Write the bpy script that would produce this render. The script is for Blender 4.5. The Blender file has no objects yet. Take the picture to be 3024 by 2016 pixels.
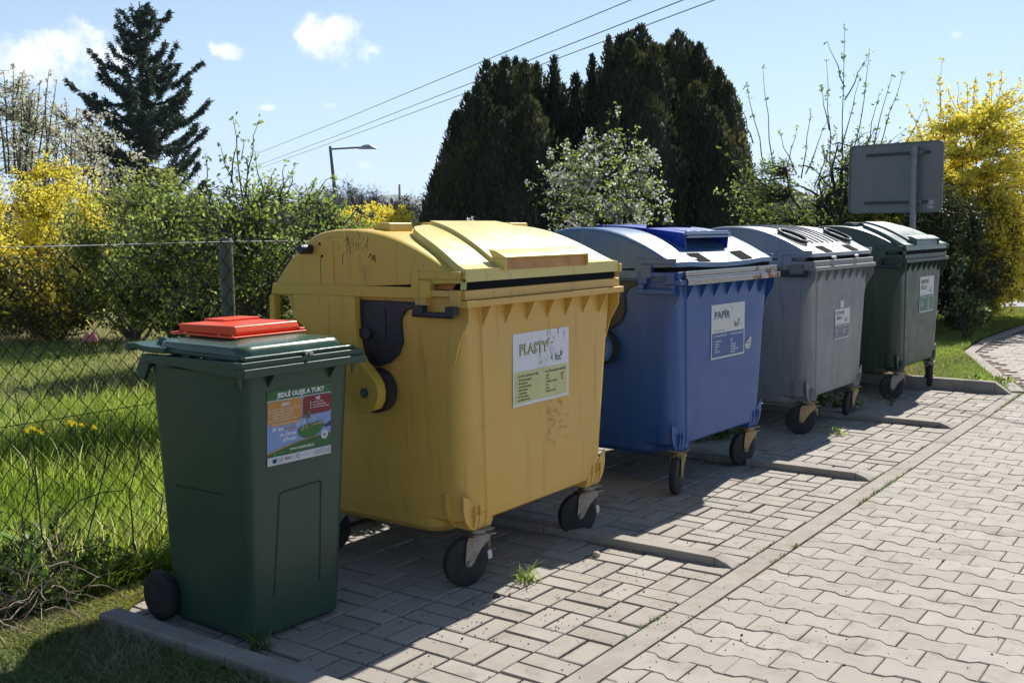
import bpy, math, random
import numpy as np
from mathutils import Vector, Matrix, noise as mnoise
C = bpy.context
SC = C.scene
COL = SC.collection
R = math.radians
PI = math.pi

# ------------------------------------------------------------------ camera
F, PITCH, ROLL, YAW = 3167.675, .1059, -.0061, .6154
CAM = Vector((-4.2713, -1.8458, 1.491))
FW = Vector((math.cos(YAW)*math.cos(PITCH), math.sin(YAW)*math.cos(PITCH), -math.sin(PITCH)))
_rt = Vector((math.sin(YAW), -math.cos(YAW), 0)); _up = _rt.cross(FW)
RT = _rt*math.cos(ROLL)+_up*math.sin(ROLL); UP = _up*math.cos(ROLL)-_rt*math.sin(ROLL)
cd = bpy.data.cameras.new('camera'); cam = bpy.data.objects.new('camera', cd); COL.objects.link(cam)
cd.lens = 36*F/3024; cd.sensor_width = 36; cd.clip_start = .05; cd.clip_end = 9000
cam.matrix_world = Matrix(((RT.x, UP.x, -FW.x, CAM.x), (RT.y, UP.y, -FW.y, CAM.y), (RT.z, UP.z, -FW.z, CAM.z), (0, 0, 0, 1)))
SC.camera = cam
K = 3024/2352
def ray(px, py):            # pixel of the 2352 wide view -> direction
    px *= K; py *= K
    return FW+(px-1512)/F*RT-(py-1008)/F*UP
def at_dist(px, py, d):     # a point d metres away (measured along the ground)
    v = ray(px, py); return CAM+v*(d/math.hypot(v.x, v.y))

# ------------------------------------------------------------------ light
SUN = Vector((1.06, .09, 1.0)).normalized()
EL = math.asin(SUN.z); AZ = math.atan2(SUN.y, SUN.x)
sl = bpy.data.lights.new('sun', 'SUN'); sl.energy = 5.0; sl.angle = R(.53); sl.color = (1, .95, .87)
so = bpy.data.objects.new('sun', sl); COL.objects.link(so); so.rotation_euler = SUN.to_track_quat('Z', 'Y').to_euler()
W = bpy.data.worlds.new('World'); SC.world = W; W.use_nodes = True
def world():
    nt = W.node_tree; nt.nodes.clear(); N = nt.nodes.new; L = nt.links.new
    sky = N('ShaderNodeTexSky'); sky.sky_type = 'NISHITA'; sky.sun_disc = False
    sky.sun_elevation = EL; sky.sun_rotation = PI/2-AZ; sky.altitude = 200; sky.air_density = 1.0; sky.dust_density = .15; sky.ozone_density = 3.0
    tc = N('ShaderNodeTexCoord'); G = tc.outputs['Generated']
    nz = N('ShaderNodeTexNoise'); nz.inputs['Scale'].default_value = 26; nz.inputs['Detail'].default_value = 10; nz.inputs['Roughness'].default_value = .62
    L(G, nz.inputs['Vector'])
    def math_(op, a, b=None, c=None):
        m = N('ShaderNodeMath'); m.operation = op
        for i, x in enumerate((a, b, c)):
            if x is None: continue
            if isinstance(x, (int, float)): m.inputs[i].default_value = x
            else: L(x, m.inputs[i])
        return m.outputs[0]
    def dot(v):
        m = N('ShaderNodeVectorMath'); m.operation = 'DOT_PRODUCT'; L(G, m.inputs[0]); m.inputs[1].default_value = v; return m.outputs['Value']
    total = None
    nn = math_('MULTIPLY', math_('SUBTRACT', nz.outputs['Fac'], .5), 5.2)
    for px, py, sx, sy, op in ((40, 140, 190, 55, 1), (165, 112, 105, 58, 1), (262, 128, 70, 34, .9), (782, 90, 88, 52, 1), (522, 118, 36, 21, .95), (618, 248, 20, 9, .8),
                               (836, 379, 18, 10, .5), (760, 243, 16, 6, .3), (2198, 80, 14, 8, .3), (20, 128, 60, 30, .9)):
        c = ray(px, py).normalized()
        a = ray(px+10, py).normalized()-c; a.normalize(); b = ray(px, py-10).normalized()-c; b.normalize()
        da = math_('MULTIPLY', dot(a), 1); 
        ka = sx*K/F; kb = sy*K/F
        xa = math_('DIVIDE', math_('SUBTRACT', dot(a), c.dot(a)), ka)
        xb = math_('DIVIDE', math_('SUBTRACT', dot(b), c.dot(b)), kb)
        r2 = math_('ADD', math_('MULTIPLY', xa, xa), math_('MULTIPLY', xb, xb))
        v = math_('ADD', math_('SUBTRACT', 1.35, r2), nn)
        mr = N('ShaderNodeMapRange'); mr.interpolation_type = 'SMOOTHSTEP'; L(v, mr.inputs[0]); mr.inputs[1].default_value = .18; mr.inputs[2].default_value = 1.35; mr.inputs[4].default_value = op
        front = math_('GREATER_THAN', dot(c), .5)
        o = math_('MULTIPLY', mr.outputs[0], front)
        total = o if total is None else math_('MAXIMUM', total, o)
    sep = N('ShaderNodeSeparateXYZ'); L(G, sep.inputs[0])
    hz = math_('POWER', math_('SUBTRACT', 1.0, math_('MAXIMUM', math_('MINIMUM', sep.outputs['Z'], 1.0), 0.0)), 3.6)
    hm = N('ShaderNodeMix'); hm.data_type = 'RGBA'; hm.inputs['B'].default_value = (5.9, 8.4, 12.2, 1); L(math_('MULTIPLY', hz, .95), hm.inputs['Factor']); L(sky.outputs[0], hm.inputs['A'])
    mx = N('ShaderNodeMix'); mx.data_type = 'RGBA'
    nz2 = N('ShaderNodeTexNoise'); nz2.inputs['Scale'].default_value = 45; nz2.inputs['Detail'].default_value = 6; L(G, nz2.inputs['Vector'])
    cr = N('ShaderNodeValToRGB'); cr.color_ramp.elements[0].position = .35; cr.color_ramp.elements[0].color = (8.8, 9.6, 11.0, 1)
    cr.color_ramp.elements[1].position = .6; cr.color_ramp.elements[1].color = (12.2, 12.4, 12.8, 1)
    L(nz2.outputs['Fac'], cr.inputs[0])
    L(total, mx.inputs['Factor']); L(hm.outputs['Result'], mx.inputs['A']); L(cr.outputs[0], mx.inputs['B'])
    bg = N('ShaderNodeBackground'); bg.inputs['Strength'].default_value = .062; L(mx.outputs['Result'], bg.inputs['Color'])
    out = N('ShaderNodeOutputWorld'); L(bg.outputs[0], out.inputs['Surface'])
world()
SC.view_settings.view_transform = 'Standard'; SC.view_settings.look = 'None'; SC.view_settings.gamma = 1
SC.view_settings.exposure = .76; SC.view_settings.use_curve_mapping = False
SC.render.engine = 'CYCLES'
SC.cycles.max_bounces = 6; SC.cycles.diffuse_bounces = 3; SC.cycles.glossy_bounces = 3; SC.cycles.transmission_bounces = 4; SC.cycles.transparent_max_bounces = 6
SC.cycles.sample_clamp_indirect = 6

# ------------------------------------------------------------------ materials
def mat(name, col, rough=.6, col2=None, vscale=4, vsharp=(.35, .65), bump=0, bscale=60, metallic=0, spec=.5, tint=None, trans=0,
        grime=None, gscale=5, gthr=(.55, .72), gstretch=(1, 1, .35), specks=None, sscale=90, sthr=.72, rvar=0, coat=0, streak=None, stthr=(.58, .75), smudge=None):
    m = bpy.data.materials.new(name); m.use_nodes = True; nt = m.node_tree; nt.nodes.clear(); N = nt.nodes.new; L = nt.links.new
    out = N('ShaderNodeOutputMaterial'); p = N('ShaderNodeBsdfPrincipled'); L(p.outputs[0], out.inputs[0])
    p.inputs['Roughness'].default_value = rough; p.inputs['Metallic'].default_value = metallic; p.inputs['Specular IOR Level'].default_value = spec
    tc = N('ShaderNodeTexCoord'); O = tc.outputs['Object']
    def rgb(c): n = N('ShaderNodeRGB'); n.outputs[0].default_value = (*c, 1); return n.outputs[0]
    def noise(scale, detail=5, stretch=None, r=.6):
        n = N('ShaderNodeTexNoise'); n.inputs['Scale'].default_value = scale; n.inputs['Detail'].default_value = detail; n.inputs['Roughness'].default_value = r
        if stretch:
            mp = N('ShaderNodeMapping'); mp.inputs['Scale'].default_value = stretch; L(O, mp.inputs[0]); L(mp.outputs[0], n.inputs['Vector'])
        else: L(O, n.inputs['Vector'])
        return n.outputs['Fac']
    def ramp(f, a, b):
        n = N('ShaderNodeMapRange'); n.interpolation_type = 'SMOOTHSTEP'; L(f, n.inputs[0]); n.inputs[1].default_value = a; n.inputs[2].default_value = b; return n.outputs[0]
    def mix(f, a, b, blend='MIX'):
        n = N('ShaderNodeMix'); n.data_type = 'RGBA'; n.blend_type = blend
        if isinstance(f, (float, int)): n.inputs['Factor'].default_value = f
        else: L(f, n.inputs['Factor'])
        L(a, n.inputs['A']); L(b, n.inputs['B']); return n.outputs['Result']
    if tint:
        at = N('ShaderNodeAttribute'); at.attribute_name = 'tint'
        rp = N('ShaderNodeValToRGB'); els = rp.color_ramp.elements
        while len(els) < len(tint): els.new(.5)
        for i, (pos, c) in enumerate(tint): els[i].position = pos; els[i].color = (*c, 1)
        L(at.outputs['Fac'], rp.inputs[0]); c = rp.outputs[0]
    else: c = rgb(col)
    if col2: c = mix(ramp(noise(vscale), *vsharp), c, rgb(col2))
    if grime:
        c = mix(ramp(noise(gscale, 8, gstretch, .68), *gthr), c, rgb(grime))
    if streak: c = mix(ramp(noise(1.0, 6, (26, 26, 1.6), .7), *stthr), c, rgb(streak))
    if smudge: c = mix(ramp(noise(1.0, 5, (2.2, 2.2, 7), .6), .60, .80), c, rgb(smudge))
    if specks:
        c = mix(ramp(noise(sscale, 2), sthr, sthr+.04), c, rgb(specks))
    L(c, p.inputs['Base Color'])
    if rvar:
        mr = N('ShaderNodeMapRange'); L(noise(9, 5), mr.inputs[0]); mr.inputs[1].default_value = .3; mr.inputs[2].default_value = .7; mr.inputs[3].default_value = rough-rvar; mr.inputs[4].default_value = rough+rvar
        L(mr.outputs[0], p.inputs['Roughness'])
    if bump:
        b = N('ShaderNodeBump'); b.inputs['Strength'].default_value = 1; b.inputs['Distance'].default_value = bump; L(noise(bscale, 4), b.inputs['Height']); L(b.outputs[0], p.inputs['Normal'])
    if coat: p.inputs['Coat Weight'].default_value = coat
    if trans:
        t = N('ShaderNodeBsdfTranslucent'); L(c, t.inputs[0]); ms = N('ShaderNodeMixShader'); ms.inputs[0].default_value = trans
        L(p.outputs[0], ms.inputs[1]); L(t.outputs[0], ms.inputs[2]); L(ms.outputs[0], out.inputs[0])
    return m

# ------------------------------------------------------------------ mesh helpers
def tag(o, label=None, cat=None, group=None, kind=None):
    if label: o['label'] = label
    if cat: o['category'] = cat
    if group: o['group'] = group
    if kind: o['kind'] = kind
    return o
def empty(name, loc, rz=0, label=None, cat=None, group=None):
    o = bpy.data.objects.new(name, None); COL.objects.link(o); o.location = loc; o.rotation_euler = (0, 0, rz); o.empty_display_size = .1
    return tag(o, label, cat, group)
class MB:
    def __init__(s): s.v = []; s.f = []; s.m = []; s.mats = []
    def mi(s, m):
        if m is None: return 0
        if m not in s.mats: s.mats.append(m)
        return s.mats.index(m)
    def add(s, vs, fs, m=None):
        b = len(s.v); s.v += [tuple(v) for v in vs]; i = s.mi(m)
        for f in fs: s.f.append(tuple(b+k for k in f)); s.m.append(i)
    def box(s, x0, x1, y0, y1, z0, z1, m=None):
        s.add([(x0, y0, z0), (x1, y0, z0), (x1, y1, z0), (x0, y1, z0), (x0, y0, z1), (x1, y0, z1), (x1, y1, z1), (x0, y1, z1)],
              [(0, 3, 2, 1), (4, 5, 6, 7), (0, 1, 5, 4), (1, 2, 6, 5), (2, 3, 7, 6), (3, 0, 4, 7)], m)
    def prism(s, pts, axis, a, b, m=None):       # pts in the other two axes, in order (y,z) / (x,z) / (x,y)
        def P(p, t): return {'x': (t, p[0], p[1]), 'y': (p[0], t, p[1]), 'z': (p[0], p[1], t)}[axis]
        n = len(pts); area = sum(pts[i][0]*pts[(i+1) % n][1]-pts[(i+1) % n][0]*pts[i][1] for i in range(n))
        if (area < 0) != (axis == 'y'): pts = pts[::-1]
        vs = [P(p, a) for p in pts]+[P(p, b) for p in pts]
        fs = [tuple(range(n-1, -1, -1)), tuple(range(n, 2*n))]+[(i, (i+1) % n, n+(i+1) % n, n+i) for i in range(n)]
        if b < a: fs = [f[::-1] for f in fs]
        s.add(vs, fs, m)
    def loft(s, rings, m=None, cap0=True, cap1=True):
        n = len(rings[0]); vs = [p for r in rings for p in r]; fs = []
        for j in range(len(rings)-1):
            for i in range(n):
                k = (i+1) % n; fs.append((j*n+i, j*n+k, (j+1)*n+k, (j+1)*n+i))
        if cap0: fs.append(tuple(range(n-1, -1, -1)))
        if cap1: fs.append(tuple((len(rings)-1)*n+i for i in range(n)))
        s.add(vs, fs, m)
    def tube(s, pts, rad, n=8, m=None, caps=True):
        pts = [Vector(p) for p in pts]; 
        if not hasattr(rad, '__len__'): rad = [rad]*len(pts)
        rings = []; u = None
        for i, p in enumerate(pts):
            d = (pts[min(i+1, len(pts)-1)]-pts[max(i-1, 0)]).normalized()
            if u is None: u = d.orthogonal().normalized()
            else:
                u = u-d*u.dot(d)
                u = u.normalized() if u.length > 1e-5 else d.orthogonal().normalized()
            w = d.cross(u)
            rings.append([p+(u*math.cos(2*PI*k/n)+w*math.sin(2*PI*k/n))*rad[i] for k in range(n)])
        s.loft(rings, m, caps, caps)
    def cyl(s, p0, p1, r, n=20, m=None, r1=None): s.tube([p0, p1], [r, r if r1 is None else r1], n, m)
    def torus(s, c, axis, R_, r, n=28, k=10, m=None, sq=1.0):
        a = Vector(axis).normalized(); u = a.orthogonal().normalized(); w = a.cross(u); c = Vector(c); rings = []
        for i in range(n):
            t = 2*PI*i/n; d = u*math.cos(t)+w*math.sin(t)
            rings.append([c+d*(R_+r*math.cos(2*PI*j/k))+a*(r*sq*math.sin(2*PI*j/k)) for j in range(k)])
        rings.append(rings[0]); s.loft(rings, m, False, False)
    def lathe(s, c, axis, prof, n=32, m=None):   # prof: (offset along the axis, radius)
        a = Vector(axis).normalized(); u = a.orthogonal().normalized(); w = a.cross(u); c = Vector(c)
        rings = [[c+a*h+(u*math.cos(2*PI*i/n)+w*math.sin(2*PI*i/n))*r for i in range(n)] for h, r in prof]
        s.loft(rings, m)
    def build(s, name, m=None, parent=None, angle=35, bevel=0, seg=2, loc=None):
        me = bpy.data.meshes.new(name); me.from_pydata(s.v, [], s.f)
        ml = s.mats if s.mats else [m]
        for x in ml: me.materials.append(x)
        if len(ml) > 1: me.polygons.foreach_set('material_index', s.m)
        if angle:
            me.polygons.foreach_set('use_smooth', [True]*len(s.f)); me.set_sharp_from_angle(angle=R(angle))
        me.update(); o = bpy.data.objects.new(name, me); COL.objects.link(o)
        if parent: o.parent = parent
        if loc: o.location = loc
        if bevel:
            b = o.modifiers.new('bevel', 'BEVEL'); b.width = bevel; b.segments = seg; b.limit_method = 'ANGLE'; b.angle_limit = R(40); b.harden_normals = True
        return o
def mesh_np(name, V, nper, m, parent=None, tint=None, smooth=False):
    """V: (faces*nper,3) array, every face has nper corners of its own"""
    V = np.asarray(V, np.float32); n = len(V); k = n//nper
    me = bpy.data.meshes.new(name); me.vertices.add(n); me.vertices.foreach_set('co', V.ravel())
    me.loops.add(n); me.loops.foreach_set('vertex_index', np.arange(n, dtype=np.int32))
    me.polygons.add(k); me.polygons.foreach_set('loop_start', np.arange(0, n, nper, dtype=np.int32))
    try: me.polygons.foreach_set('loop_total', np.full(k, nper, np.int32))
    except Exception: pass
    if tint is not None:
        a = me.attributes.new('tint', 'FLOAT', 'FACE'); a.data.foreach_set('value', np.asarray(tint, np.float32))
    me.materials.append(m); me.update(calc_edges=True); me.validate()
    o = bpy.data.objects.new(name, me); COL.objects.link(o)
    if parent: o.parent = parent
    return o
def rng(seed): return np.random.default_rng(seed)
def unit(a): return a/np.maximum(np.linalg.norm(a, axis=-1, keepdims=True), 1e-9)
def leaf_quads(P, r, ln, wd, up=None, upw=0.0):
    """diamond leaves at P, random orientation, axis biased towards up"""
    n = len(P); d = r.normal(size=(n, 3)); 
    if up is not None: d = unit(d)+np.asarray(up)*upw
    d = unit(d); s = unit(np.cross(d, r.normal(size=(n, 3))))
    L = (ln*r.uniform(.6, 1.25, n))[:, None]; Wd = (wd*r.uniform(.7, 1.2, n))[:, None]
    nrm = np.cross(d, s)
    q = np.stack([P, P+d*L*.45+s*Wd*.5+nrm*L*.06, P+d*L, P+d*L*.45-s*Wd*.5+nrm*L*.06], 1)
    return q.reshape(-1, 3)

# ------------------------------------------------------------------ setting
M_soil = mat('joint_soil', (.060, .042, .028), .95, (.14, .11, .08), 24, bump=.003, bscale=200, grime=(.17, .085, .035), gscale=1.6, gthr=(.52, .62), gstretch=(1, 1, 1))
M_paver = mat('concrete_paver', None, .85, None, bump=.0015, bscale=260, spec=.3,
              tint=[(0, (.24, .212, .174)), (.35, (.288, .260, .222)), (.7, (.318, .289, .250)), (1, (.352, .322, .283))],
              grime=(.20, .17, .135), gscale=4.5, gthr=(.48, .8), gstretch=(1, 1, 1), specks=(.16, .13, .1), sscale=70, sthr=.735, rvar=.06)
M_kerb = mat('concrete_kerb', (.335, .305, .265), .9, (.285, .255, .22), 9, bump=.003, bscale=180, specks=(.16, .13, .11), sscale=120, sthr=.70, grime=(.24, .2, .17), gscale=6, gthr=(.52, .75), gstretch=(1, 1, 1), spec=.25)
M_earth = mat('earth', (.09, .085, .04), .95, (.14, .12, .07), 3, bump=.02, bscale=30)
M_lawnbase = mat('lawn_soil', (.06, .075, .022), .95, (.11, .10, .05), 1.2, bump=.02, bscale=40)
M_asphalt = mat('asphalt', (.20, .20, .21), .85, (.26, .255, .26), 3, bump=.003, bscale=200, specks=(.4, .39, .38), sscale=60, sthr=.7)
M_white = mat('road_paint', (.8, .8, .78), .6)

S_ = .208; D_ = .09
BX = [-9*S_, D_, 2*D_+9*S_, 3*D_+18*S_]            # start of each parking bay
XD = [-9*S_-D_, 0, 9*S_+D_, 18*S_+2*D_, 27*S_+3*D_]  # divider kerbs
def sheet(name, pts, z, m, zlow=None):
    mb = MB(); mb.add([(x, y, z) for x, y in pts], [tuple(range(len(pts)))]); o = mb.build(name, m, angle=0)
    return tag(o, kind='structure')
sheet('ground', [(-6000, -6000), (6000, -6000), (6000, 6000), (-6000, 6000)], -.09, M_earth)
sheet('garden_lawn_ground', [(-60, 1.99), (16.9, 1.99), (16.9, 80), (-60, 80)], -.012, M_lawnbase)
sheet('overgrown_edge', [(-2.02, 1.735), (-1.7, 1.80), (-1.3, 1.86), (-1.26, 1.99), (-2.02, 1.99)], .006, M_lawnbase)
sheet('parking_bed', [(-40, -30), (XD[4]+.05, -30), (XD[4]+.05, 1.99), (-40, 1.99)], -.0095, M_soil)
EDGE = [(6.06, -.05), (9.0, 1.0), (10.6, 1.12), (12.3, 1.08), (13.6, .98), (15.2, .9)]      # far kerb of the pavement
sheet('pavement_bed', [(XD[4]+.05, -30), (16.2, -30), (16.2, .8)]+EDGE[::-1]+[(XD[4]+.05, -.05)], -.0095, M_soil)
sheet('verge_ground', [(XD[4]+.02, 1.989), (XD[4]+.02, .0)]+[(x-.06, y+.1) for x, y in EDGE]+[(16.9, 1.0), (16.9, 1.989)], .012, M_lawnbase)
sheet('front_verge_ground', [(-40, -4), (XD[0]-.001, -4), (XD[0]-.001, 1.985), (-40, 1.985)], .004, M_lawnbase)
sheet('road', [(16.3, -60), (23.6, -60), (24.6, 60), (17.3, 60)], -.055, M_asphalt)
sheet('road_line', [(20.75, -60), (20.9, -60), (21.9, 60), (21.75, 60)], -.051, M_white)
sheet('road_edge_line', [(17.0, -60), (17.1, -60), (18.1, 60), (18.0, 60)], -.051, M_white)
def paving():
    r = rng(3)
    V = []; Fc = []; T = []; cnt = [0]
    def block(poly, z, tint, tilt):
        n = len(poly); c = poly.mean(0); b = cnt[0]; cnt[0] += 3*n
        d = poly-c; ln = np.maximum(np.linalg.norm(d, axis=1, keepdims=True), 1e-6)
        ins = poly-d/ln*(.0045+r.uniform(0, .0035, (n, 1))*(r.random((n, 1)) < .5))
        zz = lambda q: z+tilt[0]*(q[:, 0]-c[0])+tilt[1]*(q[:, 1]-c[1])
        top = np.column_stack([ins, zz(ins)]); mid = np.column_stack([poly, zz(poly)-.0028]); low = np.column_stack([poly, np.full(n, -.03)])
        V.append(np.vstack([top, mid, low]))
        Fc.append(tuple(b+i for i in range(n)))
        for i in range(n):
            k = (i+1) % n
            Fc.append((b+n+i, b+n+k, b+k, b+i)); Fc.append((b+2*n+i, b+2*n+k, b+n+k, b+n+i))
        T.extend([tint]*(1+2*n))
    def rect(x0, x1, y0, y1): return np.array([(x0, y0), (x1, y0), (x1, y1), (x0, y1)])
    g = .0055
    def rnd(): return r.normal(0, .0016), np.clip(r.normal(.62, .15), 0, 1), r.normal(0, .007, 2)
    for b0 in BX:
        for i in range(9):
            for v in range(9):
                x0 = b0+i*S_; y0 = v*S_
                for h in (0, 1):
                    if (i+v) % 2 == 0: q = rect(x0+h*S_/2+g, x0+(h+1)*S_/2-g, y0+g, y0+S_-g)
                    else: q = rect(x0+g, x0+S_-g, y0+h*S_/2+g, y0+(h+1)*S_/2-g)
                    q = q+r.normal(0, .0012, 2); z, t, ti = rnd(); block(q, z, t, ti)
    for b0 in BX:                                   # cut pieces along the back kerb
        for i in range(18 if b0 > BX[0] else 0): z, t, ti = rnd(); block(rect(b0+i*S_/2+g, b0+(i+1)*S_/2-g, 9*S_+g, 1.935), z, t, ti)
    # interlocking blocks of the drive
    px, py, w = .1405, .205, .0125; gx = .0022
    def inside(x, y):
        if x < 6.0: return y < -.11
        for (xa, ya), (xb, yb) in zip(EDGE, EDGE[1:]):
            if xa <= x <= xb: return y < ya+(yb-ya)*(x-xa)/(xb-xa)-.14
        return x < 15.9 and y < .75
    def bound(row, y):                              # x of the wavy joint
        t = ((y/py+.25+(row % 2)*.5) % 1.0)
        s = 1 if t < .36 else (1-(t-.36)/.14*2 if t < .5 else (-1 if t < .86 else -1+(t-.86)/.14*2))
        return row*px-.046+s*w*(1 if row % 2 == 0 else 1)
    for row in range(-24, 116):
        for j in range(-20, 8):
            y0 = (j+(.5 if row % 2 else 0))*py-.11; y1 = y0+py
            xm = (row+.5)*px-.046; ym = (y0+y1)/2
            if y0 < -3.6 and xm < 4: continue
            if xm < 6.0:
                if y0 > -.14: continue
            elif not inside(xm, y1-.06): continue
            yt = min(y1, -.112) if xm < 6.0 else y1
            if yt-y0 < .03: continue
            ts = [0, .11, .25, .39, .61, .75, .89, 1]
            # keep the wave's own break points
            ys = sorted(set([y0+.002]+[y for k in range(-1, 4) for q in (.11, .25, .61, .75) for y in [(math.floor(y0/py)+k+q-0)*py] if y0+.006 < y < yt-.006]+[yt-.002]))
            left = [(bound(row, y)+gx, y) for y in ys]; right = [(bound(row+1, y)-gx, y) for y in ys]
            q = np.array(left[::-1]+right); q = q[::-1] if False else q
            z, t, ti = rnd(); q = q+r.normal(0, .0008, 2); block(q, z*.6-.001, min(1, t+.12), ti*.5)
    V = np.vstack(V); me = bpy.data.meshes.new('paving_blocks'); me.from_pydata(V.tolist(), [], Fc)
    a = me.attributes.new('tint', 'FLOAT', 'FACE'); a.data.foreach_set('value', T); me.materials.append(M_paver); me.update()
    o = bpy.data.objects.new('paving_blocks', me); COL.objects.link(o); tag(o, kind='structure')
    # flush strip of edging stones
    mb = MB(); x = -3.6
    while x < 6.0:
        x1 = min(x+.998, 6.02); mb.box(x, x1-.003, -.104, -.003, -.04, -.001+r.normal(0, .0006)); x += .998
    for (xa, ya), (xb, yb) in zip(EDGE, EDGE[1:]):
        d = Vector((xb-xa, yb-ya)); n = max(1, round(d.length)); dn = d.normalized(); nn = Vector((-dn.y, dn.x))
        for i in range(n):
            p = Vector((xa, ya))+d*(i/n); q = Vector((xa, ya))+d*((i+1)/n)-dn*.008
            pts = [p+nn*0.045, q+nn*.045, q-nn*.075, p-nn*.075]
            mb.prism([(t.x, t.y) for t in pts], 'z', -.04, .012)
    tag(mb.build('edging_strip', M_kerb, bevel=.004), kind='structure')
paving()
def kerbs():
    lab = {0: 'concrete kerb in the shade beside the small green bin', 1: 'raised kerb stone just right of the yellow container, the nearest bay divider', 2: 'raised kerb stone between the blue and the grey container', 3: 'raised kerb stone between the grey and the large green container'}
    for i, x in enumerate(XD):
        h = (.045, .04, .04, .042, .10)[i]
        mb = MB()
        for a, b in ((.0 if i != 4 else .1, .995), (1.0, 1.93 if i else 1.72)):
            mb.box(x, x+D_-.004, a+(.09 if (a < .5 and i not in (0, 4)) else 0), b, -.05, h)
        if i not in (0, 4):
            mb.prism([(.002, -.04), (.089, -.04), (.089, h-.001), (.03, h-.02), (.002, .004)], 'x', x+.001, x+D_-.006)
        if i == 0: mb.box(x, x+D_-.004, -1.0, -.006, -.05, h-.002); mb.box(x, x+D_-.004, -2.0, -1.005, -.05, h-.002); mb.box(x, x+D_-.004, -3.0, -2.005, -.05, h-.002)
        if i == 4: mb.prism([(-.03, -.05), (.099, -.05), (.099, h-.002), (-.03, .01)], 'x', x+.001, x+D_-.006)
        o = mb.build('kerb_stone', M_kerb, bevel=.006); tag(o, kind='structure')
    mb = MB(); x = -1.25
    while x < 6: mb.box(x, min(x+.995, 6.0), 1.94, 1.985, -.05, .035); x += 1.0
    tag(mb.build('back_kerb', M_kerb, bevel=.005), kind='structure')
kerbs()

# ------------------------------------------------------------------ stickers
_flat = {}
def flat(c, rough=.45):
    k = (c, rough)
    if k not in _flat: _flat[k] = mat('print_%d' % len(_flat), c, rough, tuple(min(1, x*.8+.02) for x in c), 25, (.45, .8), spec=.4)
    return _flat[k]
def text_mesh(t, size, bold=0, xs=1.0):
    cu = bpy.data.curves.new('t', 'FONT'); cu.body = t; cu.size = size; cu.offset = bold; cu.resolution_u = 2
    o = bpy.data.objects.new('t', cu); COL.objects.link(o); C.view_layer.update()
    me = bpy.data.meshes.new_from_object(o.evaluated_get(C.evaluated_depsgraph_get()))
    vs = [(v.co.x*xs, v.co.y) for v in me.vertices]; fs = [tuple(p.vertices) for p in me.polygons]
    bpy.data.objects.remove(o); bpy.data.curves.remove(cu); bpy.data.meshes.remove(me)
    return vs, fs
class Sticker:                                    # u to the right, v up, facing -y
    def __init__(s): s.mb = MB(); s.L = 0
    def put(s, vs, fs, c, layer): s.mb.add([(u, -layer*.0006, v) for u, v in vs], fs, flat(c))
    def rect(s, u0, v0, u1, v1, c, layer): s.put([(u0, v0), (u1, v0), (u1, v1), (u0, v1)], [(0, 1, 2, 3)], c, layer)
    def poly(s, pts, c, layer): s.put(pts, [tuple(range(len(pts)))], c, layer)
    def disc(s, u, v, r, c, layer, n=24, sy=1): s.poly([(u+r*math.cos(2*PI*i/n), v+r*sy*math.sin(2*PI*i/n)) for i in range(n)], c, layer)
    def text(s, t, u, v, size, c, layer, bold=0, xs=1.0, align='l', rot=0, width=None):
        vs, fs = text_mesh(t, size, bold, xs)
        if not vs: return
        w = max(x for x, y in vs)
        if width: k = width/w; vs = [(x*k, y) for x, y in vs]; w = width
        w = max(x for x, y in vs)+min(x for x, y in vs)
        dx = -w/2 if align == 'c' else (-w if align == 'r' else 0)
        ca, sa = math.cos(rot), math.sin(rot)
        s.put([(u+(x+dx)*ca-y*sa, v+(x+dx)*sa+y*ca) for x, y in vs], fs, c, layer)
    def rrect(s, u0, v0, u1, v1, r, c, layer):
        pts = []
        for cu, cv, a0 in ((u1-r, v0+r, -90), (u1-r, v1-r, 0), (u0+r, v1-r, 90), (u0+r, v0+r, 180)):
            pts += [(cu+r*math.cos(R(a0+i*15)), cv+r*math.sin(R(a0+i*15))) for i in range(7)]
        s.poly(pts, c, layer)
    def build(s, name, parent, loc, rot=(0, 0, 0)):
        o = s.mb.build(name, None, parent, angle=0); o.location = loc; o.rotation_euler = rot; return o
WH = (.72, .71, .74)
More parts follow.
